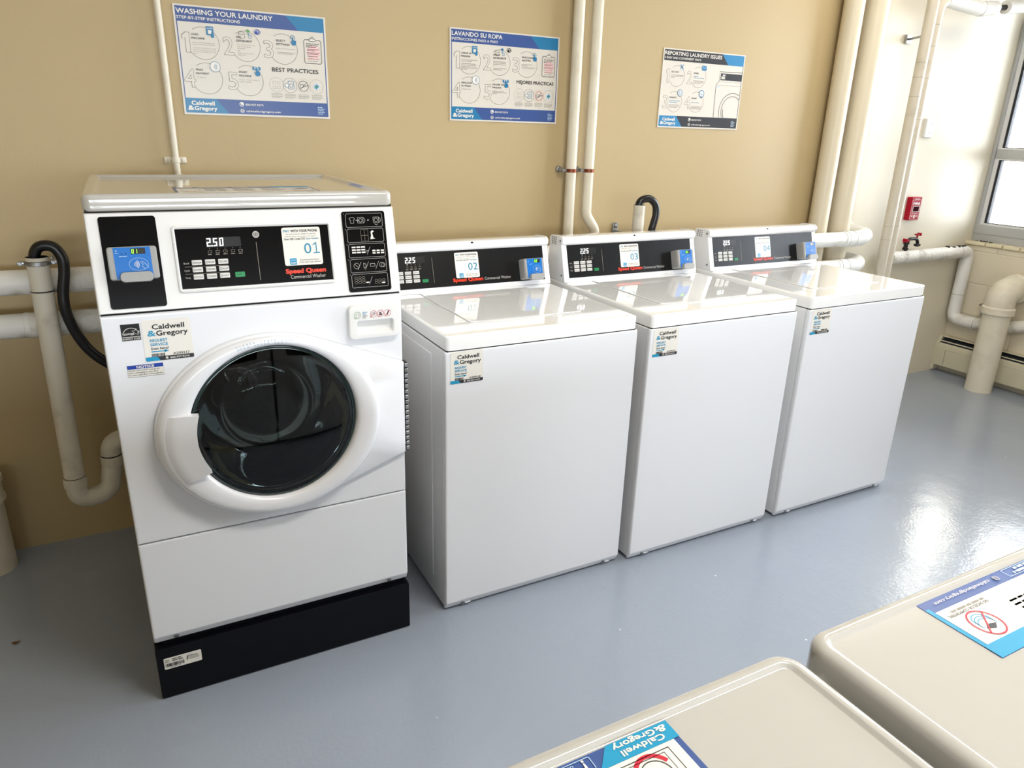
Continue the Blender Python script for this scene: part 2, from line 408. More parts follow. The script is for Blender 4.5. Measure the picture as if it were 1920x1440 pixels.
def logo_two(d, x0, x1, y, h, c1, c2, camp, layer=3, bold=0.02):   # two-line company wordmark, x0..x1, baseline of the upper line at y
    W = x1 - x0
    d.text('Caldwell', x0 + W * .13, y, h, c1, layer, bold, width=W * .80)
    d.text('&', x0, y - h * 1.28, h * 1.12, camp, layer, bold, width=W * .2)
    d.text('Gregory', x0 + W * .215, y - h * 1.28, h, c2, layer, bold, width=W * .785)
def phone_icon(d, x, y, r, m, bgm, layer=3):
    d.disc(x, y, r, m, layer); d.arc(x, y, r * .55, 140, 330, r * .34, bgm, layer + 1, 10)
def globe_icon(d, x, y, r, m, bgm, layer=3):
    d.disc(x, y, r, m, layer); wd = r * .14
    d.arc(x, y, r * .45, 0, 360, wd, bgm, layer + 1, 18, ry=r * .95); d.line(x - r, y, x + r, y, wd, bgm, layer + 1); d.line(x, y - r, x, y + r, wd, bgm, layer + 1)
    d.line(x - r * .85, y + r * .45, x + r * .85, y + r * .45, wd, bgm, layer + 1); d.line(x - r * .85, y - r * .45, x + r * .85, y - r * .45, wd, bgm, layer + 1)
def hand_icon(d, x, y, s, m, layer=4):    # pointing hand, finger tip at (x, y)
    d.rr(x - .12 * s, x + .12 * s, y - .75 * s, y, .11 * s, m, layer + 1)
    d.poly([(x - .38 * s, y - .55 * s), (x - .12 * s, y - .72 * s), (x - .12 * s, y - .4 * s), (x + .12 * s, y - .4 * s), (x + .52 * s, y - .52 * s), (x + .52 * s, y - .95 * s), (x + .38 * s, y - 1.2 * s), (x - .12 * s, y - 1.2 * s)], m, layer)

# ------------------------------------------------------------------ room shell
XW, XL, YR, H = 2.695, -4.2, -4.9, 2.7
struct('floor', box(XL, XW + .2, YR, 0.0, -0.1, 0.0), 'floor_paint')
struct('ceiling', box(XL, XW + .2, YR, 0.15, H, H + .1), 'ceiling_paint')
struct('wall_back', box(XL, 1.30, 0.0, 0.15, -0.1, H), 'wall_paint')
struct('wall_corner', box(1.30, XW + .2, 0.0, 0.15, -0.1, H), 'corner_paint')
struct('wall_left', box(XL - .12, XL, YR, 0.15, -0.1, H), 'wall_paint')
FWX = ((-4.1, -0.3),); FZ = (1.12, 1.64)
bm = J(box(XL, XW + .2, YR - .16, YR, -0.1, FZ[0]), box(XL, XW + .2, YR - .16, YR, FZ[1], H), box(XL, FWX[0][0], YR - .16, YR, *FZ), box(FWX[0][1], XW + .2, YR - .16, YR, *FZ))
struct('wall_front', bm, 'wall_paint', angle=0)
for i, (a, b) in enumerate(FWX):
    m_ = (a + b) / 2; fr = bmesh.new()
    for q in ((a, a + .05, FZ[0], FZ[1]), (b - .05, b, FZ[0], FZ[1]), (m_ - .025, m_ + .025, FZ[0], FZ[1]), (a + .05, m_ - .025, FZ[0], FZ[0] + .05), (m_ + .025, b - .05, FZ[0], FZ[0] + .05), (a + .05, m_ - .025, FZ[1] - .05, FZ[1]), (m_ + .025, b - .05, FZ[1] - .05, FZ[1])):
        merge(fr, box(q[0], q[1], YR - .12, YR - .06, q[2], q[3]))
    wf = struct('window_%d' % (i + 3), fr, 'aluminium')
    for p, q in ((a + .05, m_ - .025), (m_ + .025, b - .05)): obj('pane', box(p, q, YR - .095, YR - .09, FZ[0] + .05, FZ[1] - .05), 'window_glass', wf, angle=None)
ZS, ZH = 0.832, 2.38       # opening sill and head
W1 = (-1.60, 0.0); W2 = (-3.50, -1.90)
bm = J(box(XW, XW + .2, YR, 0.0, -0.1, ZS), box(XW, XW + .2, YR, 0.0, ZH, H),
       box(XW, XW + .2, W2[1], W1[0], ZS, ZH), box(XW, XW + .2, YR, W2[0], ZS, ZH))
struct('wall_right', bm, 'painted_block', angle=0)
# sloping tiled sills
for i, (a, b) in enumerate((W1, W2)):
    bm = bmesh.new(); y = b - .03
    merge(bm, box(XW + .004, XW + .2, a, b, ZS, ZS + .02))
    while y > a:
        y0 = max(y - .098, a); merge(bm, box(XW - .012, XW + .07, y0 + .004, y if y < b - .03 else b, ZS + .006, ZS + .027, .004, 2)); y -= .102
    struct('trim_%d' % (i + 1), bm, 'sill_tile')
    XF = XW + .052
    fr = bmesh.new()       # fixed aluminium frame
    ym = b - .41 if i == 0 else (a + b) / 2; mw = .055 if i == 0 else .03
    merge(fr, box(XF, XF + .06, a, b, ZS + .02, ZS + .075, .003)); merge(fr, box(XF, XF + .06, a, b, ZH - .05, ZH, .003))
    merge(fr, box(XF - .004, XF + .06, b - .02, b, ZS + .075, ZH - .05, .003)); merge(fr, box(XF, XF + .06, a, a + .02, ZS + .075, ZH - .05, .003))
    merge(fr, box(XF, XF + .06, ym - mw, ym + mw, ZS + .075, ZH - .05, .003))
    merge(fr, box(XF + .006, XF + .062, a + .021, b - .021, 1.357, 1.41, .004))
    merge(fr, box(XF - .006, XF + .06, a + .001, b - .001, ZS + .072, ZS + .128, .004))
    wo = struct('window_%d' % (i + 1), fr, 'aluminium')
    for (p, q) in ((ym + mw, b - .02), (a + .02, ym - mw)):
        for (z0, z1) in ((ZS + .128, 1.357), (1.41, ZH - .05)):
            sash = bmesh.new(); gk = bmesh.new()
            for bmx, ins, wd, dx in ((sash, 0, .024, .012), (gk, .024, .014, .018)):
                A, B, Z0, Z1 = p + ins, q - ins, z0 + ins * .3, z1 - ins * .3
                zz = wd * .35
                merge(bmx, box(XF + dx, XF + .05, B - wd, B, Z0, Z1)); merge(bmx, box(XF + dx, XF + .05, A, A + wd, Z0, Z1))
                merge(bmx, box(XF + dx, XF + .05, A + wd, B - wd, Z0, Z0 + zz)); merge(bmx, box(XF + dx, XF + .05, A + wd, B - wd, Z1 - zz, Z1))
            so = obj('sash', sash, 'frame_white', wo); obj('gasket', gk, 'gasket', so)
            obj('pane', box(XF + .03, XF + .034, p + .03, q - .03, z0 + .008, z1 - .008), 'window_glass', wo, angle=None)
bm = bmesh.new()
for k in range(14):
    a = random.uniform(-.14, -.03); r = random.uniform(.003, .006); merge(bm, box(XW + .036 - r, XW + .036 + r, a - r, a + r, ZS + .024, ZS + .027 + r, r * .4, 1))
o = tag(obj('dark_crumbs', bm, 'insulation_dark_end'), 'dark crumbs lying on the window sill in the corner', 'debris'); o['kind'] = 'stuff'
# outside
struct('ground', box(XW + .2, 14, -12, 9, -0.35, -0.25), 'outdoor_paving')
bm = J(box(5.0, 6.5, 1.03, 1.135, -.25, 4.6), box(5.02, 6.5, .2, 2.0, 4.6, 4.9))
tag(obj('neighbouring_pillar', bm, 'outdoor_cream'), 'cream painted pillar standing outside beyond the window', 'pillar')

# ------------------------------------------------------------------ posters on the back wall
PW, PH = 0.478, 0.326
NUM_CIRC = dict(a0=-150, a1=150)
def poster(x0, z0, label, kind):
    t = Deco((x0, -.002, z0), (1, 0, 0), (0, 0, 1)); mm = .001
    t.o = Vector((x0, -.0005, z0))
    t.slab([(0, 0), (PW, 0), (PW, PH), (0, PH)], .003, 'poster_white')
    band = 'p_dark' if kind == 3 else 'p_blue'; tl = 'p_teal3' if kind == 3 else 'p_teal'
    R = lambda a, b, c, d, m, l=1: t.rect(a * mm, b * mm, c * mm, d * mm, m, l)
    # bands
    R(6, 472, 277, 321, band); R(6, 472, 6, 51, band)
    if kind != 3: R(6, 9, 51, 277, band); R(469, 472, 51, 277, band)
    k = 338 if kind == 3 else 345
    t.poly([(k * mm, .321), (.472, .321), (.472, .277), ((k + 40) * mm, .277)], tl, 2)
    t.poly([(.006, .051), (.102, .051), (.139, .006), (.006, .006)], tl, 2)
    T = lambda s, x, y, h, m='p_txt', bold=.015, wd=None, sh=0: t.text(s, x * mm, y * mm, h * mm, m, 4, bold, None if wd is None else wd * mm, shear=sh)
    title = {1: ('WASHING YOUR LAUNDRY', 295), 2: ('LAVANDO SU ROPA', 212), 3: ('REPORTING LAUNDRY ISSUES', 328)}[kind]
    T(title[0], 8, 300, 15, 'p_white', .022, title[1])
    sub = {1: ('STEP-BY-STEP INSTRUCTIONS', 190), 2: ('INSTRUCCIONES PASO A PASO', 192), 3: ('4 EASY AND CONVENIENT WAYS', 206)}[kind]
    T(sub[0], 8, 284.5, 9, 'p_white', .018, sub[1], .12 if kind > 1 else 0)
    logo_two(t, .013, .102, .0305, .0125, 'p_white', 'p_white', 'p_white', 4, .03)
    phone_icon(t, .181, .0375, .0072, 'p_white', band); T('800.927.9274', 193, 34, 6.2, 'p_white', .02, 58)
    globe_icon(t, .1815, .0165, .0068, 'p_white', band); T('caldwellandgregory.com', 194, 13.6, 6.2, 'p_white', .018, 113)
    t.greek(.436, .036, (.016, .024, .02, .024, .018), .0022, .0055, 'p_lblue', 3)
    def step(n, cx, cy, r, nx, ny, nh, nw):
        t.arc(cx * mm, cy * mm, r * mm, -152, 128, .0011, 'p_line', 2, 40)
        t.outline_number(n, nx * mm, ny * mm, nh * mm, nw * mm, .0011, 'p_line', 'poster_white', 2.2)
    g = lambda x, y, ws, h=1.8, gap=5, m='p_grey': t.greek(x * mm, y * mm, [a * mm for a in ws], h * mm, gap * mm, m, 3)
    if kind != 3:
        for a in (('1', 80, 217, 48, 18, 188, 58, 22), ('2', 210, 217, 46, 141, 188, 56, 30), ('3', 331, 217, 47, 268, 188, 54, 30), ('4', 81, 112, 47, 12, 84, 57, 33), ('5', 210, 112, 47, 146, 83, 56, 30)): step(*a)
        en = kind == 1
        hd = (('LOAD', 'MACHINE'), ('ADD', 'DETERGENT'), ('SELECT', 'SETTINGS'), ('MAKE', 'PAYMENT'), ('START', 'MACHINE')) if en else (('CARGA LA', 'MAQUINA'), (u'A\u00d1ADE', 'DETERGENTE'), ('SELECCIONE', 'AJUSTES'), ('REALIZAR', 'EL PAGO'), ('INCIAR LA', 'MAQUINA'))
        for (a, b), (x, y) in zip(hd, ((46, 239), (182, 241), (308, 240), (49, 135), (181, 135))):
            T(a, x, y, 6, 'p_txt', .02, len(a) * 5.4); T(b, x, y - 11, 6, 'p_txt', .02, len(b) * 5.6)
        if en:
            for s, x, y, wd in (('Load clothes loosely and', 47, 217, 66), ('securely close the door(s)', 47, 211.5, 68), ('* Only load machine to half', 47, 201, 70), ('full for front load or to the', 47, 195.5, 70), ('top of the agitator for top', 47, 190, 68), ('load', 47, 184.5, 11), ('Add no more than 1/4', 183, 220, 56), ('cup of the liquid', 183, 214, 42), ('detergent', 183, 208.5, 26), ('OR', 183, 201, 8), ('Add one pod to the', 183, 194.5, 50), ('wash tub', 183, 189, 24), ('Select your desired cycle', 308, 217, 62), ('If required', 50, 114, 27), ('Push the START button to', 181, 113, 65), ('begin washing', 181, 107, 38)):
                t.text(s, x * mm, y * mm, .0031, 'p_grey', 3, 0, wd * mm)
        else:
            g(47, 217, (66, 44)); g(47, 204, (60, 62, 64, 66, 24)); g(183, 219, (52, 54, 55, 4)); g(183, 195, (58, 38)); g(308, 216, (48, 26)); g(50, 114, (38,)); g(181, 113, (50, 64, 20))
        g(310, 206, (60, 52), 1.3, 4)
        # icons
        R(92, 114, 242, 268, 'p_teal', 5); t.text('CCRI', .0945, .2605, .004, 'p_white', 6, .02, .017); R(97, 108, 246, 257, 'p_white', 6); hand_icon(t, .108, .251, .013, 'p_teal', 7)
        t.arc(.2, .256, .009, 0, 360, .001, 'p_line', 5, 20, ry=.004); t.line(.191, .256, .191, .244, .001, 'p_line', 5); t.line(.209, .256, .209, .244, .001, 'p_line', 5); t.arc(.2, .244, .009, 180, 360, .001, 'p_line', 5, 14, ry=.004)
        t.poly([(.214, .266), (.222, .269), (.228, .262), (.219, .258)], 'p_green2' if en else 'p_teal', 5); t.arc(.226, .247, .005, 0, 360, .0014, 'p_teal', 5, 14); R(219, 224, 253, 257, 'p_teal', 5)
        t.disc(.25, .263, .0105, 'p_navy' if en else 'p_dark', 5, ry=.008); t.arc(.247, .263, .005, 0, 200, .0015, 'p_white', 6, 10); t.arc(.254, .263, .004, 0, 360, .0012, 'p_white', 6, 12)
        t.arc(.364, .2535, .0075, -30, 210, .0018, 'p_teal', 5, 16); hand_icon(t, .364, .256, .021, 'p_teal', 6)
        t.disc(.1085, .149, .0155, 'p_white', 5); t.arc(.1085, .149, .0155, 0, 360, .0013, 'p_teal', 6, 28)
        for r in (.004, .0075, .011): t.arc(.1025, .149, r, -55, 55, .0013, 'p_teal', 6, 10)
        t.rr(.225, .252, .146, .157, .005, 'p_teal', 5); t.arc(.238, .151, .0055, -30, 210, .0022, 'p_white', 6, 14); hand_icon(t, .238, .153, .021, 'p_teal', 7)
        # clipboard
        t.stroke(rrect(.401, .459, .178, .252, .006, 4), .0017, 'p_txt', 3, True); t.arc(.43, .2565, .005, 0, 360, .0013, 'p_txt', 4, 14); t.rr(.419, .441, .248, .2555, .003, 'p_white', 5); t.stroke(rrect(.419, .441, .248, .2555, .003, 4), .0013, 'p_txt', 6, True)
        t.disc(.433, .214, .022, 'p_pink', 3); g(408, 239, (44, 40, 34), 2, 5, 'p_dark'); g(411, 222, (40, 30), 1.6, 4, 'p_red'); g(411, 211, (42, 36), 1.6, 4); g(411, 200, (36,), 1.6, 4); g(411, 192, (40,), 1.8, 4, 'p_red'); g(411, 185, (34,), 1.6, 4)
        if en: T('BEST PRACTICES', 289, 146, 13, 'p_black', .018, 156)
        else: T(u'MEJORES PR\u00c1CTICAS', 287, 146, 12.5, 'p_black', .018, 170)
        for i, cx in enumerate((300, 345, 391, 436)):
            t.arc(cx * mm, .104, .0235, 0, 360, .0009, ('p_lgrey', 'p_line', 'p_sand', 'p_lgrey')[i], 3, 30)
            g(cx - 19, 75, (36, 38, 38, 30), 1.3, 4)
        for dx, dy in ((-7, 7), (7, 7), (-7, -8), (7, -8)): t.stroke(rrect((300 + dx - 5) * mm, (300 + dx + 5) * mm, (104 + dy - 4) * mm, (104 + dy + 4) * mm, .001, 2), .0008, 'p_lgrey', 4, True)
        t.stroke(rrect(.339, .358, .093, .118, .002, 2), .0012, 'p_teal', 4, True); t.arc(.349, .104, .006, 0, 360, .0012, 'p_teal', 4, 16); t.disc(.334, .104, .0055, 'p_white', 5); t.arc(.334, .104, .006, 0, 360, .0012, 'p_teal', 6, 16)
        t.arc(.391, .104, .0165, 0, 360, .0015, 'p_txt' if en else 'p_red', 4, 26); t.stroke(rrect(.379, .391, .099, .109, .003, 3), .0013, 'p_txt', 4, True); t.line(.391, .104, .407, .106, .002, 'p_txt', 4); t.line(.379, .093, .402, .116, .0013, 'p_txt', 5)
        t.poly([(.424, .104), (.437, .116), (.448, .105), (.435, .092)], 'p_lblue', 4); t.poly([(.428, .104), (.437, .112), (.444, .105), (.435, .096)], 'p_teal', 5); t.disc(.436, .104, .0035, 'p_green2', 6)
    else:
        for a in (('1', 85, 216, 43, 24, 188, 55, 18), ('2', 210, 217, 43, 143, 188, 55, 28), ('3', 83, 110, 43, 20, 82, 55, 28), ('4', 210, 113, 43, 142, 84, 55, 32)): step(*a)
        for s, x, y in (('QR CODE', 51, 230), ('EMAIL', 180, 231), ('WEBSITE', 52, 125), ('PHONE', 181, 126)): T(s, x, y, 6, 'p_txt', .02, len(s) * 6)
        g(51, 219, (72, 70, 22)); g(181, 219, (26, 62), 2, 6, 'p_teal3'); g(181, 201, (60, 62, 50)); g(53, 113, (64, 46), 2, 6, 'p_teal3'); g(53, 96, (60, 64, 50)); g(181, 94, (60, 62, 58))
        t.text('800.927.9274', .181, .109, .0045, 'p_teal3', 3, .0, .046)
        for k in range(2): t.line((.100, .118)[k], .246, (.118, .100)[k], .264, .0028, 'p_teal3', 5)
        R(99, 119, 263, 265, 'p_lblue', 5); R(99, 119, 243, 245, 'p_lblue', 5)
        t.rr(.225, .251, .247, .267, .002, 'p_teal3', 5); t.stroke([(.229, .263), (.238, .255), (.247, .263)], .0014, 'p_white', 6)
        t.disc(.112, .148, .0145, 'p_white', 5); t.arc(.112, .148, .014, 0, 360, .0016, 'p_teal3', 6, 24); t.arc(.112, .148, .006, 0, 360, .0013, 'p_teal3', 6, 20, ry=.014); t.line(.098, .148, .126, .148, .0013, 'p_teal3', 6); t.line(.1, .155, .124, .155, .0012, 'p_teal3', 6); t.line(.1, .141, .124, .141, .0012, 'p_teal3', 6)
        t.disc(.237, .15, .0145, 'p_white', 5); t.arc(.237, .15, .014, 0, 360, .003, 'p_teal3', 6, 24); t.poly([(.229, .138), (.243, .137), (.237, .129)], 'p_teal3', 6); t.arc(.237, .15, .005, 140, 330, .0025, 'p_teal3', 7, 10)
        # line drawing of a washer cut by the right edge
        L = lambda pts, wd=1.3: t.stroke([(a * mm, b * mm) for a, b in pts], wd * mm, 'p_dark', 3)
        L([(470, 250), (334, 248), (334, 208), (318, 192), (322, 52)], 2); R(341, 470, 213, 242, 'p_dark', 3); R(352, 366, 232, 237, 'p_white', 4); t.line(.371, .217, .371, .238, .0007, 'p_white', 4)
        for r in range(3): R(345, 366, 218 + r * 4, 221 + r * 4, 'p_white', 4)
        L([(336, 206), (470, 206)], .6); L([(324, 191), (470, 191)], .6); R(326, 343, 182, 187, 'p_lblue', 4)
        def cl(cx, cy, r, a0, a1, wd):
            pts = []
            for k in range(61):
                a = math.radians(a0 + (a1 - a0) * k / 60); p = (cx + r * math.cos(a), cy + r * math.sin(a))
                if p[0] < 470 and p[1] > 51: pts.append(p)
            L(pts, wd)
        cl(430, 82, 78, 200, 20, 2); cl(430, 82, 64, 210, 20, 2); L([(375, 88), (377, 66), (383, 52)], 3)
        R(470, 472, 51, 277, 'p_dark', 3)
    return tag(t.build('instruction_poster'), label, 'poster')
poster(-1.807, 1.4595, 'blue and white poster headed WASHING YOUR LAUNDRY, above the front loading washer', 1)
poster(-0.866, 1.4685, 'blue and white poster headed LAVANDO SU ROPA, in Spanish, left of two thin pipes', 2)
poster(0.141, 1.4695, 'dark grey headed poster about REPORTING LAUNDRY ISSUES with a line drawn washer', 3)

# ------------------------------------------------------------------ stickers shared by the machines
def service_sticker(parent, x, y, z, serial, w=.1005, h=.0925):
    d = Deco((x, y, z), (1, 0, 0), (0, 0, 1)); d.slab(rrect(0, w, 0, h, .004, 4), .0006, 'p_white')
    X = lambda f: f * w; Y = lambda f: h * (1 - f)
    logo_two(d, X(.1), X(.93), Y(.225), h * .125, 'p_black', 'p_black', 'p_cyan', 3, .02)
    d.text('REQUEST', X(.13), Y(.53), h * .07, 'p_cyan', 3, .02, X(.36)); d.text('SERVICE', X(.13), Y(.63), h * .07, 'p_cyan', 3, .02, X(.36))
    d.text('Scan here!', X(.13), Y(.725), h * .062, 'p_txt', 3, .02, X(.36), shear=.1)
    d.rect(X(.13), X(.42), Y(.785), Y(.76), 'p_cyan', 2); d.poly([(X(.4), Y(.81)), (X(.5), Y(.772)), (X(.4), Y(.735))], 'p_cyan', 2)
    d.bars(X(.13), X(.4), Y(.9), Y(.82))
    if serial: d.text(serial, X(.57), Y(.885), h * .06, 'p_txt', 3, .01, X(.35))
    else: d.greek(X(.57), Y(.88), (X(.33),), h * .045, .01, 'p_txt')
    d.poly([(X(.0), Y(.985)), (X(.02), Y(1)), (X(.97), Y(1)), (X(1), Y(.985)), (X(1), Y(.9)), (X(0), Y(.9))], 'p_dark', 2)
    d.poly([(X(.0), Y(.985)), (X(.02), Y(1)), (X(.3), Y(1)), (X(.24), Y(.9)), (X(0), Y(.9))], 'p_cyan', 3)
    phone_icon(d, X(.43), Y(.95), h * .03, 'p_white', 'p_dark', 3); d.text('800.927.9274', X(.5), Y(.972), h * .045, 'p_white', 3, .02, X(.4))
    d.build('service_sticker', parent)
def pay_sticker(parent, o, ux, uy, num, w=.091, h=.089):
    d = Deco(o, ux, uy); d.slab(rrect(0, w, 0, h, .005, 4), .0006, 'p_white')
    X = lambda f: f * w; Y = lambda f: h * (1 - f)
    d.text('PAY', X(.05), Y(.125), h * .068, 'p_num', 3, .015, X(.15)); d.text('WITH YOUR PHONE', X(.23), Y(.125), h * .068, 'p_txt', 3, .02, X(.7))
    d.text('See back poster for details. To start the', X(.1), Y(.19), h * .034, 'p_txt', 3, 0, X(.78)); d.text('machine, follow the prompts in the app to:', X(.07), Y(.25), h * .034, 'p_grey', 3, 0, X(.82))
    d.text('Scan QR Code', X(.05), Y(.325), h * .05, 'p_txt', 3, .02, X(.41)); d.text('OR', X(.48), Y(.33), h * .065, 'p_txt', 3, 0, X(.11)); d.text('Enter Number', X(.62), Y(.325), h * .05, 'p_num', 3, .01, X(.33))
    d.digits(num, X(.53), Y(.7), h * .29, X(.43), 'p_num', 3)
    d.rr(X(.13), X(.31), Y(.98), Y(.81), .002, 'p_cyan', 2); d.text('CLEAN', X(.15), Y(.88), h * .04, 'p_lblue', 3, .01, X(.14)); d.text('CASH', X(.15), Y(.955), h * .05, 'p_white', 3, .02, X(.14))
    d.text('Download the Clean', X(.4), Y(.88), h * .042, 'p_txt', 3, 0, X(.5)); d.text('Cash app to get started', X(.38), Y(.94), h * .042, 'p_txt', 3, 0, X(.55))
    d.build('pay_sticker', parent)

def card_reader(parent, o, ux, uy, w, h, dep, num):
    """grey box reader with blue face, on the plane at o (lower left corner)"""
    ux = Vector(ux).normalized(); uy = Vector(uy).normalized(); n = ux.cross(uy); o = Vector(o)
    def P(x, y, k): return o + ux * x + uy * y + n * k
    rings = []
    for k, ins in ((0, 0), (dep * .8, 0), (dep * .93, .0012), (dep, .004)):
        rings.append([P(x, y, k) for x, y in rrect(ins, w - ins, ins, h - ins, .006, 4)])
    ro = obj('card_reader', loft(rings), 'grey_plastic', parent)
    d = Deco(P(w * .13, h * .03, dep), ux, uy); fw, fh = w * .74, h * .94
    d.slab([(0, 0), (fw, 0), (fw, fh), (0, fh)], .0006, 'p_reader')
    d.rect(fw * .47, fw * .86, fh * .78, fh * .96, 'p_dim', 2)
    d.seg7('88', fw * .66, fh * .80, fh * .135, 'p_olive', 3, .05)
    if num: d.seg7(num, fw * .49, fh * .80, fh * .135, 'led_green', 4, .05)
    else: d.rect(fw * .49, fw * .84, fh * .79, fh * .95, 'p_silver', 3)  # pale rectangle paints the glare that washes out this display
    d.disc(fw * .08, fh * .9, fw * .02, 'p_lblue', 2); d.rect(fw * .04, fw * .13, fh * .82, fh * .835, 'p_lblue', 2)
    d.disc(fw * .22, fh * .8, fw * .018, 'p_black', 2); d.disc(fw * .33, fh * .8, fw * .018, 'p_black', 2); d.greek(fw * .14, fh * .71, (fw * .22,), fh * .02, .01, 'p_lblue'); d.disc(fw * .93, fh * .73, fw * .01, 'p_black', 2)
    d.arc(fw * .64, fh * .45, fw * .26, 0, 360, fw * .008, 'p_lblue', 2, 30, ry=fh * .2)
    for r in (.03, .07, .11, .15): d.arc(fw * .5, fh * .45, fw * r, -50, 50, fw * .016, 'p_white', 3, 8)
    d.stroke([(fw * .9, fh * .33), (fw * .82, fh * .46), (fw * .74, fh * .54), (fw * .68, fh * .52), (fw * .76, fh * .44), (fw * .72, fh * .38), (fw * .8, fh * .3)], fw * .012, 'p_lblue', 3)
    d.build('reader_face', ro)
    pr = rrect(w * .2, w * .86, -.006, h * .23, .009, 5)
    rings = [[P(x, y, dep) for x, y in pr], [P(x, y, dep + .012) for x, y in pr], [P(w * .53 + (x - w * .53) * .96, h * .09 + (y - h * .09) * .9, dep + .0145) for x, y in pr]]
    obj('card_cradle', loft(rings), 'grey_plastic', ro)
    return ro

def button(parent, P, x0, x1, y0, y1, txt, m='p_btn', tc='p_txt', icon=True):
    rings = [[P(x, y, k) for x, y in rrect(x0 + i, x1 - i, y0 + i, y1 - i, .0015, 3)] for k, i in ((0.0003, 0), (.0018, 0), (.0024, .0006))]
    bm = loft(rings); o0 = P(0, 0, 0); ux = (P(1, 0, 0) - o0); uy = (P(0, 1, 0) - o0)
    d = Deco(P(x0, y0, .0024), ux, uy); d.bm = bm; d.mats = [m]
    w, h = x1 - x0, y1 - y0
    if icon: d.stroke(rrect(w * .08, w * .24, h * .3, h * .68, h * .05, 2), h * .06, tc, 1, True)
    if txt: d.text(txt, w * (.3 if icon else .15), h * .33, h * .32, tc, 1, .01, w * (.62 if icon else .6))
    return o0, d
def keypad(parent, P, cols, rows, bw, bh, start, row_x, num_pos, num, icons, lines=True, disp_end=None):
    names = (('REGULAR', 'DELUXE', 'ULTRA'), ('NORMAL', 'SYNTHETIC', 'DELICATE'), ('COLD', 'WARM', 'HOT'))
    for r, y in enumerate(rows):
        for c, x in enumerate(cols):
            _, d = button(parent, P, x, x + bw, y, y + bh, names[r][c]); d.build('button', parent)
    _, d = button(parent, P, start[0], start[1], start[2], start[3], 'START', 'p_green', 'p_olive', False); d.build('start_button', parent)

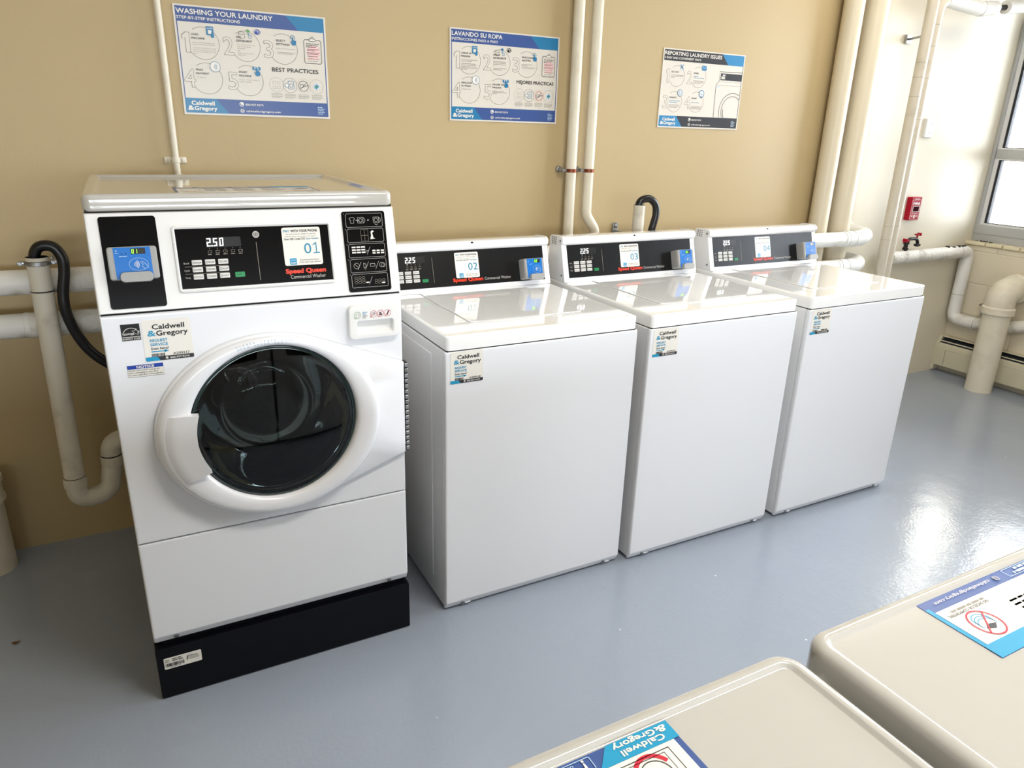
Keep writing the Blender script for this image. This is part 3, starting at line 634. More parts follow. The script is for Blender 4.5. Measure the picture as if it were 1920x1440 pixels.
# ------------------------------------------------------------------ top loading washers
TW = 0.651; HL, HT = 0.8577, 0.9015
CT = Vector((0, .0345, .12)).normalized()       # direction up the tilted console face
CO = Vector((.0265, .5446, .9165))              # lower left corner of the dark panel
CN = Vector((1, 0, 0)).cross(CT)
def top_loader(x, y, label, num, price, serial, reader_num):
    t = thing('top_load_washer', label, 'washing machine', (x, y, 0), group='top loading washers in the row')
    # cabinet body with an embossed rectangle on each side
    bm = J(box(-.004, TW + .004, .019, .70, .012, HL - .002, .004, 2))
    for sx in (-.004, TW + .004):
        merge(bm, box(sx - .0016, sx + .0016, .105, .50, .075, .826, .0015, 1))
    obj('cabinet', bm, 'enamel', t)
    pf = [(.0175, HL - .0025), (.004, HL - .0025), (.0008, HL - .005), (0, HL - .010), (0, .034), (.0012, .029), (.012, .009), (.0175, .009)]
    n = len(pf); xs = [(-.0045, .008), (-.004, .004), (-.002, .0012), (.004, 0), (TW - .004, 0), (TW + .002, .0012), (TW + .004, .004), (TW + .0045, .008)]
    rings = [[(xx, min(py + off, .0175), pz) for py, pz in pf] for xx, off in xs]
    fp = obj('front_panel', loft(rings), 'enamel_front', t)
    for sx in (.055, .594):
        obj('screw', lathe([(.006, 0), (.006, .0035), (.0045, .005)], (0, -1, -.35), (sx, .0075, .0175), 14), 'screw_metal', fp)
        d = box(sx + .008, sx + .026, .004, .0075, .012, .0155, .001, 1); obj('panel_notch', d, 'enamel_front', fp)
    for sx in (.05, TW - .05):
        for sy in (.06, .64): obj('foot', lathe([(.02, 0), (.02, .006), (.012, .008), (.012, .014)], (0, 0, 1), (sx, sy, 0), 18), 'black_rubber', t)
    obj('seam', box(.002, TW - .002, .006, .69, HL - .004, HL + .002), 'dark_gap', t, angle=None)
    # top with rounded edges
    rings = []
    for z, ins in ((HL, .003), (HL + .001, .0008), (HL + .003, 0), (HT - .007, 0), (HT - .003, .0012), (HT - .0008, .0035), (HT, .007)):
        rings.append([(px, py, z) for px, py in rrect(.001 + ins, TW - .001 - ins, .003 + ins, .70 - ins, .010 - min(ins, .006), 5)])
    tp = obj('top', loft(rings), 'enamel_top', t)
    # hinged lid, seam around it and the finger lip at its front edge
    lx0, lx1, ly0, ly1 = .124, .512, .112, .535
    pr = lambda i: [(lx0 + i, ly1 - i), (lx0 + i, ly0 + .016), (lx0 + .006 + i * .7, ly0 + .005 + i * .7), (lx0 + .018, ly0 + i), (lx1 - .012, ly0 + i), (lx1 - .003 - i * .7, ly0 + .004 + i * .7), (lx1 - i, ly0 + .014), (lx1 - i + .01, ly1 - i)]
    lid = obj('lid', loft([[(a, b, z) for a, b in pr(i)] for z, i in ((HT - .001, 0), (HT + .0015, 0), (HT + .0027, .0008), (HT + .003, .003))]), 'enamel_top', t)
    obj('lid_gap', loft([[(a, b, z) for a, b in pr(-.0016)] for z in (HT - .001, HT + .0004)]), 'grey_dark_plastic', lid, angle=None)
    lip = [(.15, ly0 + .006), (.17, ly0 - .006), (.22, ly0 - .0145), (.27, ly0 - .0165), (.32, ly0 - .0145), (.365, ly0 - .008), (.385, ly0 + .006)]
    lip = smooth_path([(a, b, 0) for a, b in lip], 5)
    obj('lid_handle', loft([[(p.x, p.y, HT + .0006) for p in lip], [(p.x, p.y, HT + .0024) for p in lip], [(p.x, p.y + .002, HT + .0029) for p in lip]]), 'enamel_top', lid)
    # console
    f = lambda s, k=0: (.5446 + CT.y * s + CN.y * k, .9165 + CT.z * s + CN.z * k)
    prof = [(.533, HT + .0006), (.5385, .9035), f(-.012, .002), f(.126, .002)]
    for a in range(-60, 100, 20):
        prof.append((.586 - .0155 * math.cos(math.radians(a)) - .004, 1.0515 + .0165 * math.sin(math.radians(a))))
    prof += [(.600, 1.069), (.648, 1.0655), (.66, 1.058), (.66, HT + .0006)]
    co = obj('console', prism(prof, .012, TW - .012), 'enamel', t)
    cen = Vector((.595, .985))
    for sx, dr in ((.0035, 1), (TW - .0035, -1)):
        e = [(y_ + (y_ - cen.x) * .03, max(HT + .0006, z_ + (z_ - cen.y) * .03)) for y_, z_ in prof]
        cap = obj('end_cap', loft([[(sx + dr * .003, a, b) for a, b in e], [(sx, a + (cen.x - a) * .02, b if b < .91 else b + (cen.y - b) * .02) for a, b in e]]), 'enamel', co)
        cap2 = obj('end_cap_edge', loft([[(sx + dr * .003, a, b) for a, b in e], [(sx + dr * .0095, a, b) for a, b in e]]), 'enamel', cap)
        for (yy, zz) in ((.583, 1.052), (.563, .925)):
            obj('screw', lathe([(.0045, 0), (.0045, .001), (.003, .0025)], (-dr, 0, 0), (sx, yy, zz), 12), 'screw_metal', cap)
        bmv = bmesh.new()
        for k in range(3):
            for q in range(4): merge(bmv, box(sx - .0006, sx + .0006, .613 + k * .012, .6175 + k * .012, 1.036 + q * .0075, 1.040 + q * .0075))
        obj('vent', bmv, 'dark_gap', cap, angle=None)
    obj('lock_hole', lathe([(.0055, 0), (.0055, .0012), (.004, .0014)], (0, -.93, .36), (.337, .5702, 1.0595), 16), 'dark_gap', co)
    # dark control panel
    P = lambda xx, s, k=0: CO + Vector((xx - .0265, 0, 0)) + CT * s + CN * (k + .0012)
    d = Deco(P(.0265, 0, 0), (1, 0, 0), CT); d.o = P(.0265, 0, .0002)
    d.slab([(0, 0), (.6, 0), (.6, .124), (0, .124)], .0012, 'panel_black')
    X = lambda a: a - .0265
    d.rect(X(.084), X(.158), .087, .110, 'p_dim', 1); d.seg7(price, X(.086), .089, .0185, 'led_white', 2, .1)
    for i in range(4):
        d.rect(X(.088 + .015 * i), X(.096 + .015 * i), .0735, .079, 'p_olive', 2); d.greek(X(.087 + .015 * i), .0685, (.01, .007), .0015, .003, 'p_grey', 2)
        d.disc(X(.0925 + .015 * i), .084, .0011, 'led_white' if i == 0 else 'p_grey', 2, 8)
    d.line(X(.184), .017, X(.184), .103, .0011, 'p_grey', 2)
    d.text('Speed Queen', X(.255), .0145, .012, 'p_sq', 2, .045, .117); d.text('Commercial Washer', X(.378), .0145, .0105, 'p_silver', 2, 0, .106)
    for yy, s in ((.0505, 'Soil'), (.0365, 'Cycle'), (.0225, 'Temp')): d.text(s, X(.0335), yy + .003, .0042, 'p_silver', 2, 0, .011)
    for yy in (.0485, .0345): d.line(X(.036), yy, X(.13), yy, .0005, 'p_grey', 2)
    cp = d.build('control_panel', t)
    cols = (.052, .081, .110); rows = (.0505, .0365, .0225)
    PB = lambda xx, s, k=0: P(xx, s, k + .0012)
    keypad(cp, PB, cols, rows, .0225, .0105, (.142, .1625, .0205, .0315), None, None, None, None)
    pay_sticker(cp, P(.269, .0265, .0014), (1, 0, 0), CT, num)
    card_reader(t, P(.522, .0035, .0012), (1, 0, 0), CT, .084, .074, .042, reader_num)
    service_sticker(t, .0105, -.0002, .7625, serial)
    return t
top_loader(-1.2899, -.9759, 'white top load washer beside the front loader, price sticker numbered 02', '02', '2.25', 'A209318', '02')
top_loader(-.5928, -.9920, 'middle white top load washer, price sticker numbered 03', '03', '2.25', 'A209321', '03')
top_loader(.1272, -.9954, 'white top load washer at the window end of the row, price sticker numbered 04', '04', '2.25', None, None)

# ------------------------------------------------------------------ front loading washer
FX, FY, FW = -2.1047, -.9824, .686
FZ1, FZ2, FZ3, FZ4, FZ5, FZ6, FT = .1556, .170, .4644, 1.0363, 1.2506, 1.288, .0485
def tray_top(w, d, y0, zb, zt, rim, depth, r):     # rim: width of the raised border, outer rounding included
    k = min(.010, rim * .45)
    prof = [(zb, .004), (zb + .002, .001), (zb + .005, 0), (zt - k * 1.2, 0), (zt - k * .6, k * .15), (zt - k * .2, k * .5), (zt, k), (zt, k + (rim - k) * .45), (zt - depth * .2, k + (rim - k) * .6), (zt - depth * .85, rim - .0015), (zt - depth, rim)]
    return loft([[(a, b, z) for a, b in rrect(i, w - i, y0 + i, y0 + d - i, max(r - i, .006), 7)] for z, i in prof])
def top_sticker(parent, o, ux, uy, w, h, flip):
    """instruction label lying on a machine top"""
    d = Deco(o, ux, uy); d.slab(rrect(0, w, 0, h, .002, 3), .0005, 'p_blue'); X = lambda f: f * w; Y = lambda f: f * h
    bw = .0055
    d.rect(bw, w - bw, h * .2, h * .8, 'p_white', 2)
    d.rect(w - bw, w, h * .12, h * .82, 'p_cyan' if flip else 'p_blue', 1)
    d.poly([(w * .7, h), (w, h), (w, h * .8), (w * .73, h * .8)], 'p_cyan', 2)
    d.poly([(0, 0), (w * .155, 0), (w * .195, h * .2), (0, h * .2)], 'p_cyan', 3)
    logo_two(d, .004, w * .145, h * .11, h * .062, 'p_white', 'p_white', 'p_white', 4, .03)
    d.greek(w * .03, h * .86, (w * .5,), h * .07, h * .1, 'p_white', 3)
    d.stroke(rrect(w * .2, w * .62, h * .03, h * .16, .001, 2), .0006, 'p_lblue', 3, True)
    d.text('!', w * .215, h * .045, h * .1, 'p_white', 4, .03); d.text('Caldwell & Gregory', w * .24, h * .105, h * .04, 'p_lblue', 4, 0, w * .14); d.greek(w * .39, h * .105, (w * .2,), h * .035, h * .1, 'p_lblue', 3)
    d.text('due to overloading or', w * .24, h * .05, h * .04, 'p_lblue', 4, 0, w * .15); d.greek(w * .40, h * .05, (w * .17,), h * .035, h * .1, 'p_lblue', 3)
    globe_icon(d, w * .67, h * .1, h * .045, 'p_white', 'p_blue', 4); d.text('caldwellandgregory.com', w * .7, h * .075, h * .05, 'p_white', 4, 0, w * .25)
    # drawing of a washer with an open door, near the left end
    d.stroke([(w * .04, h * .25), (w * .04, h * .72), (w * .17, h * .72), (w * .17, h * .25)], .0009, 'p_txt', 3, True)
    d.stroke([(w * .055, h * .28), (w * .055, h * .62), (w * .155, h * .62), (w * .155, h * .28)], .0007, 'p_txt', 3, True)
    d.arc(w * .1, h * .42, w * .04, 200, 340, .0035, 'p_red', 3, 16); d.arc(w * .1, h * .45, w * .034, 0, 360, .0009, 'p_txt', 3, 24); d.rect(w * .06, w * .085, h * .66, h * .7, 'p_lblue', 3)
    for k in range(3): d.greek(w * (.2 + .2 * k), h * .72, (w * .15,) * 5, h * .028, h * .07, ('p_txt', 'p_cyan', 'p_txt')[k])
    # no overloading roundel near the right end
    cx, cy, r = w * .9, h * .57, h * .2
    for k in range(3): d.arc(cx, cy - h * .06 + k * h * .04, r * .62, 180, 360, .0009, 'p_cyan', 3, 14, ry=r * .45)
    d.line(cx - r * .62, cy - h * .06, cx - r * .62, cy + h * .06, .0009, 'p_cyan', 3); d.line(cx + r * .62, cy - h * .06, cx + r * .62, cy + h * .06, .0009, 'p_cyan', 3)
    d.poly([(cx - r * .5, cy + h * .05), (cx - r * .1, cy + h * .11), (cx + r * .5, cy + h * .07), (cx + r * .1, cy + h * .02)], 'p_dark', 4)
    d.arc(cx, cy, r, 0, 360, .0016, 'p_red', 5, 30); d.line(cx - r * .7, cy - r * .7, cx + r * .7, cy + r * .7, .0014, 'p_red', 5)
    d.text('NO SHOES OR COMFORTERS', w * .8, h * .31, h * .04, 'p_txt', 4, .01, w * .17); d.greek(w * .8, h * .26, (w * .15,), h * .03, h * .1, 'p_grey', 3)
    return d.build('instruction_label', parent)

def front_loader():
    t = thing('front_load_washer', 'white front loading washer on a black base with round dark glass door', 'washing machine', (FX, FY, 0))
    w = FW
    # black base
    bm = J(box(-.001, w + .001, -.006, .68, 0.002, FZ1, .004, 2), box(.02, w - .02, .012, .66, FZ1, FZ2 + .004))
    ba = obj('base', bm, 'black_metal', t)
    d = Deco((.0155, -.0062, .0925), (1, 0, 0), (0, 0, 1)); d.slab(rrect(0, .09, 0, .034, .003, 3), .0005, 'p_white')
    d.text('MODEL:', .003, .027, .003, 'p_txt', 3, .01, .011); d.text('SERIAL:', .003, .0215, .003, 'p_txt', 3, .01, .011); d.greek(.02, .0272, (.022,), .0024, .004, 'p_txt'); d.greek(.02, .0218, (.026,), .0024, .004, 'p_txt')
    d.bars(.003, .048, .007, .017); d.greek(.014, .0035, (.024,), .0018, .003, 'p_grey'); d.text('Alliance', .06, .0235, .0036, 'p_txt', 3, .02, .02); d.poly([(.054, .014), (.056, .014), (.059, .027), (.0565, .027)], 'p_black', 3); d.greek(.061, .02, (.024, .022, .024), .0013, .003, 'p_grey')
    d.build('serial_label', ba)
    for sx in (.06, w - .06):
        for sy in (.05, .62): obj('foot', lathe([(.02, 0), (.02, .003)], (0, 0, 1), (sx, sy, 0), 14), 'black_rubber', ba)
    # cabinet shell (sides and back)
    sp = [(.70, FZ2), (.70, FZ5 - .002), (FT + .016, FZ5 - .002), (.016, FZ4), (.016, FZ2)]
    shell = J(prism(sp, .001, .03), prism(sp, w - .03, w - .001), box(.03, w - .03, .66, .699, FZ2, FZ5 - .002), box(.03, w - .03, .03, .66, FZ2, FZ2 + .02), box(.03, w - .03, .06, .66, FZ5 - .03, FZ5 - .003))
    obj('cabinet', shell, 'enamel', t)
    # lower panel with folded bottom edge
    def panel(z0, z1, chamf):
        pf = [(.0165, z1), (.005, z1), (.0012, z1 - .0015), (0, z1 - .006)]
        pf += [(0, z0 + .022), (.0012, z0 + .018), (.010, z0), (.0165, z0)] if chamf else [(0, z0 + .006), (.0012, z0 + .0015), (.005, z0), (.0165, z0)]
        xs = [(.0, .010), (.0006, .005), (.0025, .0015), (.007, 0), (w - .007, 0), (w - .0025, .0015), (w - .0006, .005), (w, .010)]
        return loft([[(xx, min(a + o, .0165), b) for a, b in pf] for xx, o in xs])
    lp = obj('lower_panel', panel(FZ2, FZ3 - .002, True), 'enamel_front', t)
    for sx in (.054, .628):
        obj('screw', lathe([(.0065, 0), (.0065, .004), (.005, .0055)], (0, -1, -.4), (sx, .0055, .1815), 14), 'screw_metal', lp)
    for q in ((.008, .03, FZ3 - .006, FZ3 + .006), (.008, .03, FZ4 - .006, FZ4 + .006), (.055, .08, FZ5 - .005, FZ5 + .005)): obj('seam', box(.004, w - .004, *q), 'dark_gap', t, angle=None)
    # front panel with round opening for the door
    GX, GZ, GR = .346, .741, .198
    N = 64
    def ring_rect(x0, x1, z0, z1):
        out = []
        for k in range(N):
            a = 2 * math.pi * k / N; c, s = math.cos(a), math.sin(a)
            tx = ((x1 - GX) if c > 0 else (x0 - GX)) / c if abs(c) > 1e-9 else 1e9; tz = ((z1 - GZ) if s > 0 else (z0 - GZ)) / s if abs(s) > 1e-9 else 1e9
            q = min(tx, tz); out.append((GX + c * q, GZ + s * q))
        # snap nearest points to the corners
        for cx, cz in ((x0, z0), (x0, z1), (x1, z0), (x1, z1)):
            i = min(range(N), key=lambda i: (out[i][0] - cx) ** 2 + (out[i][1] - cz) ** 2); out[i] = (cx, cz)
        return out
    circ = lambda r: [(GX + r * math.cos(2 * math.pi * k / N), GZ + r * math.sin(2 * math.pi * k / N)) for k in range(N)]
    rings = []
    for rect, yy in (((0, w, FZ3, FZ4 - .002), .0165), ((0, w, FZ3, FZ4 - .002), .010), ((.0006, w - .0006, FZ3 + .0006, FZ4 - .0026), .005), ((.0025, w - .0025, FZ3 + .0025, FZ4 - .0045), .0015), ((.007, w - .007, FZ3 + .007, FZ4 - .009), 0)):
        rings.append([(a, yy, b) for a, b in ring_rect(*rect)])
    rings += [[(a, 0, b) for a, b in circ(.205)], [(a, .016, b) for a, b in circ(.203)]]
    fpo = obj('front_panel', loft(rings, False, False), 'enamel_front', t)
    # drum cavity
    prof = [(.204, .017), (.20, .05), (.235, .09), (.235, .34), (.12, .36), (.001, .36)]
    dr = lathe(prof, (0, 1, 0), (GX, 0, GZ), 48, False)
    do_ = obj('drum', dr, 'drum', t)
    # door: flared outline towards the hinge on the right
    ex, ez, ax, az = .343, .729, .272, .236
    hx, h0, h1 = .683, .592, .852
    NP = 96
    def hull(sc=1.0, ins=0.0):
        pts = []
        a, b = ax * sc - ins, az * sc - ins
        # tangent angles from hinge corners
        def tang(px, pz, sgn):
            best = None
            for k in range(2000):
                th = math.radians(90 * k / 2000) * sgn; x_, z_ = ex + a * math.cos(th), ez + b * math.sin(th); nx, nz = math.cos(th) / a, math.sin(th) / b
                v = nx * (px - x_) + nz * (pz - z_)
                if best is None or abs(v) < best[0]: best = (abs(v), th)
            return best[1]
        t1, t0 = tang(hx - ins, h1 - ins, 1), tang(hx - ins, h0 + ins, -1)
        arc = [(ex + a * math.cos(t1 + (2 * math.pi + t0 - t1) * k / (NP - 25)), ez + b * math.sin(t1 + (2 * math.pi + t0 - t1) * k / (NP - 25))) for k in range(NP - 24)]
        low = [(arc[-1][0] + (hx - ins - arc[-1][0]) * k / 8, arc[-1][1] + (h0 + ins - arc[-1][1]) * k / 8) for k in range(1, 9)]
        side = [(hx - ins, h0 + ins + (h1 - h0 - 2 * ins) * k / 8) for k in range(1, 9)]
        up = [(hx - ins + (arc[0][0] - hx + ins) * k / 9, h1 - ins + (arc[0][1] - h1 + ins) * k / 9) for k in range(1, 9)]
        return arc + low + side + up
    H = hull(); angs = []
    def along(pts):           # matching angle ring on ellipse: radial projection from the ellipse centre
        return [math.atan2((z_ - ez) / az, (x_ - ex) / ax) for x_, z_ in pts]
    A = along(H)
    ell = lambda s: [(ex + ax * s * math.cos(q), ez + az * s * math.sin(q)) for q in A]
    def circ2(r): return [(GX + r * math.cos(q), GZ + r * math.sin(q)) for q in A]
    def mixr(p, q, f): return [((1 - f) * a[0] + f * b[0], (1 - f) * a[1] + f * b[1]) for a, b in zip(p, q)]
    E1, C1 = ell(.985), circ2(.2045)
    seq = [(H, -.0015), (H, -.012), (hull(1, .002), -.016), (hull(1, .006), -.019)]
    rings = [[(a, yy, b) for a, b in p] for p, yy in seq]
    rings.append([(a, -.023 - .006 * max(0, (a - .45) / .23), b) for a, b in E1])
    for f, yy in ((.04, -.030), (.12, -.0365), (.26, -.041), (.45, -.0425), (.72, -.0425), (.92, -.041), (1.0, -.039)):
        rings.append([(a, yy, b) for a, b in mixr(E1, C1, f)])
    rings += [[(a, -.036, b) for a, b in circ2(.2010)], [(a, -.022, b) for a, b in circ2(.1985)], [(a, -.002, b) for a, b in circ2(.197)]]
    door = obj('door', loft(rings, False, False), 'door_plastic', t, angle=50, wn=False)
    # pull handle on the left of the ring
    a0, a1 = math.radians(162), math.radians(209); nA, nR = 20, 8; grid = []
    for i in range(nA + 1):
        th = a0 + (a1 - a0) * i / nA; row = []
        for j in range(nR + 1):
            f = j / nR
            p = (ex + ax * .965 * math.cos(th), ez + az * .965 * math.sin(th)); q = (GX + .186 * math.cos(th), GZ + .186 * math.sin(th))
            row.append(Vector((p[0] + (q[0] - p[0]) * f, -(.0335 + .010 * min(1, f / .3) + .016 * f), p[1] + (q[1] - p[1]) * f)))
        grid.append(row)
    bm = bmesh.new(); G = [[bm.verts.new(v) for v in r] for r in grid]
    for i in range(nA):
        for j in range(nR): bm.faces.new((G[i][j], G[i + 1][j], G[i + 1][j + 1], G[i][j + 1]))
    bmesh.ops.recalc_face_normals(bm, faces=bm.faces)
    if sum(f.normal.y for f in bm.faces) > 0: bmesh.ops.reverse_faces(bm, faces=bm.faces)
    ext = bmesh.ops.extrude_face_region(bm, geom=list(bm.faces)); bmesh.ops.translate(bm, vec=(0, .02, 0), verts=[v for v in ext['geom'] if isinstance(v, bmesh.types.BMVert)])
    bmesh.ops.recalc_face_normals(bm, faces=bm.faces)
    obj('door_handle', bm, 'door_plastic', door, angle=40, wn=False)
    # glass
    gl = lathe([(.1975, .022), (.1965, .027), (.193, .0295), (.15, .034), (.1, .037), (.05, .0385), (.0005, .039)], (0, -1, 0), (GX, 0, GZ), 64, False)
    go = obj('door_glass', gl, 'door_glass', door)
    rim = lathe([(.1972, .0225), (.1972, .0275), (.1935, .0298), (.1905, .0302), (.1905, .028)], (0, -1, 0), (GX, 0, GZ), 64, False)
    mat('glass_edge', '#0c2a28', 0.1, coat=0.6); obj('glass_rim', rim, 'glass_edge', go)
    bowl = lathe([(.192, .0), (.188, .02), (.165, .06), (.13, .10), (.118, .12), (.112, .116), (.10, .10), (.07, .09), (.04, .085), (.0005, .084)], (0, 1, 0), (GX, -.012, GZ), 64, False)
    obj('glass_bowl', bowl, 'bowl_glass', door)
    obj('door_gasket', lathe([(.2, .012), (.186, .014), (.18, .026), (.186, .05), (.2, .055)], (0, 1, 0), (GX, 0, GZ), 48, False), 'black_rubber', fpo)
    # hinge strip
    bm = J(box(.6845, .692, -.014, .01, .596, .851))
    ho = bmesh.new()
    for k in range(17): merge(ho, box(.6845, .6935, -.016, -.004, .598 + k * .015, .6085 + k * .015, .001, 1))
    hg = obj('hinge', bm, 'gasket', t, angle=None); obj('hinge_knuckles', ho, 'steel', hg)
    # text curved along the top of the door ring
    d = Deco((ex, -.0365, ez), (1, 0, 0), (0, 0, 1)); d.t = 0.0
    for ln, (s, rr_) in enumerate((('PLEASE LEAVE DOOR', .2255), ('OPEN AFTER USE', .2190))):
        for q, ch in enumerate(s):
            if ch == ' ': continue
            th = math.radians(107 - q * 1.75); vs, fs, a_, b_ = text_geo(ch); k = .0042 / CAP
            px, pz = ax / az * rr_ * math.cos(th), rr_ * math.sin(th); tx = Vector((math.sin(th) * ax / az, -math.cos(th))).normalized(); nz = Vector((-tx.y, tx.x))
            yo = -.0060
            V = [d.bm.verts.new(Vector((ex + px + tx.x * vx * k + nz.x * vy * k, -.0372 + yo - .0 , ez + pz + tx.y * vx * k + nz.y * vy * k))) for vx, vy in vs]
            for f in fs: d.bm.faces.new([V[g] for g in f]).material_index = d.mi('p_num')
    d.build('door_lettering', door)
    # detergent drawer
    rings = [[(a, yy, b) for a, b in rrect(.541 + i, .676 - i, .9275 + i, 1.0145 - i, .012, 6)] for yy, i in ((0, 0), (-.013, 0), (-.0165, .0015), (-.0175, .004))]
    slot = [rrect(.559, .658, .9395, .9765, .007, 6), rrect(.561, .656, .941, .975, .006, 6), rrect(.563, .654, .9485, .974, .005, 6)]
    rings += [[(a, yy, b) for a, b in p] for p, yy in zip(slot, (-.0175, -.016, -.001))]
    dd = obj('detergent_drawer', loft(rings), 'plastic_white', t)
    d = Deco((.545, -.0177, .98), (1, 0, 0), (0, 0, 1)); 
    def rnd(cx, c, dot):
        d.arc(cx, .0115, .0085, 0, 360, .0009, c, 2, 22); d.disc(cx - .006, .0045, .0022, c, 3, 10); d.disc(cx - .006, .0045, .0012, 'p_white', 4, 8)
    rnd(.018, 'p_green2', 1); d.arc(.018, .014, .0045, 0, 360, .0006, 'p_grey', 2, 14, ry=.0018); d.arc(.018, .009, .0045, 180, 360, .0006, 'p_grey', 2, 10, ry=.002); d.line(.0135, .014, .0135, .009, .0006, 'p_grey'); d.line(.0225, .014, .0225, .009, .0006, 'p_grey')
    for k, (s, c) in enumerate((('LIQUID', 'p_cyan'), ('ONLY', 'p_cyan'), ('LIQUIDO', 'p_txt'), ('SOLO', 'p_txt'))): d.text(s, .0305, .016 - k * .0045, .003, c, 2, .01, .0125 if k % 2 == 0 else .009)
    for cx in (.059, .0775, .096):
        rnd(cx, 'p_red', 1); d.line(cx - .006, .0055, cx + .006, .0175, .0008, 'p_red', 3)
    d.stroke(rrect(.0545, .0615, .009, .0145, .001, 2), .0008, 'p_dark', 2, True); d.line(.0615, .012, .066, .0125, .001, 'p_dark'); d.rect(.0735, .0815, .007, .011, 'p_dark', 2); d.rect(.0745, .0785, .012, .015, 'p_dark', 2); d.poly([(.093, .006), (.096, .006), (.101, .017), (.097, .017)], 'p_dark', 2)
    d.build('drawer_symbols', dd)
    # small stickers on the front
    d = Deco((.0375, -.0002, .9765), (1, 0, 0), (0, 0, 1)); d.slab([(0, 0), (.0375, 0), (.0375, .0375), (0, .0375)], .0004, 'p_black')
    d.rect(0, .0375, .0075, .0088, 'p_white', 1); d.arc(.019, .012, .0165, 10, 170, .0011, 'p_white', 2, 20)
    st = [(.029 + (.0085 if k % 2 == 0 else .0036) * math.sin(math.radians(36 * k + 8)), .019 + (.0085 if k % 2 == 0 else .0036) * math.cos(math.radians(36 * k + 8))) for k in range(10)]
    d.stroke(st, .0009, 'p_white', 2, True); d.text('energy', .004, .014, .0055, 'p_white', 3, .0, .021, shear=.35); d.line(.002, .0125, .024, .0155, .0007, 'p_white'); d.text('ENERGY STAR', .001, .002, .0042, 'p_white', 3, .01, .0355)
    d.build('efficiency_sticker', t)
    service_sticker(t, .0785, -.0002, .9245, 'A209317', .1, .0945)
    d = Deco((.038, -.0002, .8905), (1, 0, 0), (0, 0, 1)); d.slab([(0, 0), (.074, 0), (.074, .0285), (0, .0285)], .0004, 'p_white')
    d.stroke([(.0005, .0005), (.0735, .0005), (.0735, .028), (.0005, .028)], .0006, 'p_txt', 1, True); d.rect(.0005, .0735, .0195, .028, 'p_navy', 2); d.text('NOTICE', .037, .0212, .0054, 'p_white', 3, .04, .036, 'C')
    for k, s in enumerate(('DOOR LOCK LIGHT must go out', 'before attempting to open door.', 'To open, push door in then pull out.')): d.text(s, .002, .0145 - k * .0052, .0032, 'p_txt', 3, .01, (.063, .06, .069)[k])
    d.build('notice_sticker', t)
    # tilted control housing
    TH = Vector((0, FT, FZ5 - FZ4)).normalized(); Ln = math.hypot(FT, FZ5 - FZ4); Nh = Vector((1, 0, 0)).cross(TH)
    pf = [(.03, FZ4 + .002), (.006, FZ4 + .002), (.0022, FZ4 + .0035), (.0022, FZ4 + .008), (FT - .0018, FZ5 - .010), (FT - .0005, FZ5 - .004), (FT + .003, FZ5 - .002), (FT + .03, FZ5 - .002)]
    xs = [(.0, .010), (.0006, .005), (.0025, .0015), (.007, 0), (w - .007, 0), (w - .0025, .0015), (w - .0006, .005), (w, .010)]
    obj('control_housing', loft([[(xx, a + (o if i not in (0, 7) else 0), b) for i, (a, b) in enumerate(pf)] for xx, o in xs]), 'plastic_white', t)
    O = Vector((0, 0, FZ4)) + Nh * .0004
    P = lambda xx, s, k=0: O + Vector((xx, 0, 0)) + TH * s + Nh * k
    # left blank plate
    d = Deco(P(.026, .012, .0002), (1, 0, 0), TH); d.slab(rrect(0, .111, 0, .198, .006, 4), .0012, 'black_gloss'); d.build('blank_plate', t)
    card_reader(t, P(.0335, .0735, .0014), (1, 0, 0), TH, .097, .071, .018, '01')
    # right instruction plate
    d = Deco(P(.5505, .010, .0002), (1, 0, 0), TH); d.slab(rrect(0, .1095, 0, .198, .006, 4), .0012, 'black_gloss')
    for k in range(5):
        y0 = .1595 - k * .0372; y1 = y0 + .033
        d.stroke([(.009, y0 + .002), (.011, y0), (.100, y0), (.102, y0 + .002), (.102, y1 - .002), (.1, y1), (.013, y1), (.0095, y1 - .0035)], .0007, 'p_silver', 1, True)
        d.text(str(k + 1), .0055, y1 - .002, .003, 'p_silver', 2)
    s_ = 'p_silver'; yc = [.176 - k * .0372 for k in range(5)]
    d.stroke([(.018, yc[0] + .005), (.022, yc[0] + .007), (.028, yc[0] + .007), (.032, yc[0] + .005), (.030, yc[0] + .001), (.029, yc[0] + .002), (.029, yc[0] - .007), (.021, yc[0] - .007), (.021, yc[0] + .002), (.020, yc[0] + .001)], .0007, s_, 2, True)
    for cx in (.046, .086):
        d.stroke(rrect(cx - .007, cx + .007, yc[0] - .007, yc[0] + .007, .001, 2), .0007, s_, 2, True); d.arc(cx, yc[0], .0045, 0, 360, .0008, s_, 2, 16); d.arc(cx + .004, yc[0], .0075, -70, 70, .0008, s_, 2, 12)
    d.line(.034, yc[0], .044, yc[0], .0008, s_); d.poly([(.064, yc[0] + .0015), (.069, yc[0]), (.064, yc[0] - .0015)], s_, 2); d.arc(.086, yc[0] - .008, .004, 200, 330, .0008, s_, 2, 8)
    d.stroke([(.044, yc[1] + .014), (.062, yc[1] + .014), (.062, yc[1] - .014), (.044, yc[1] - .014)], .0006, 'p_grey', 2, True); d.line(.053, yc[1] + .014, .053, yc[1] - .014, .0006, 'p_grey'); d.line(.044, yc[1], .062, yc[1], .0006, 'p_grey')
    d.poly([(.067, yc[1] - .010), (.07, yc[1]), (.069, yc[1] + .008), (.074, yc[1] + .012), (.078, yc[1] + .009), (.073, yc[1] + .006), (.075, yc[1] - .006), (.08, yc[1] - .009)], 'p_white', 2)
    for r in range(3):
        for c in range(3): d.rect(.017 + c * .012, .027 + c * .012, yc[2] + .007 - r * .0065, yc[2] + .0105 - r * .0065, 'p_white', 2)
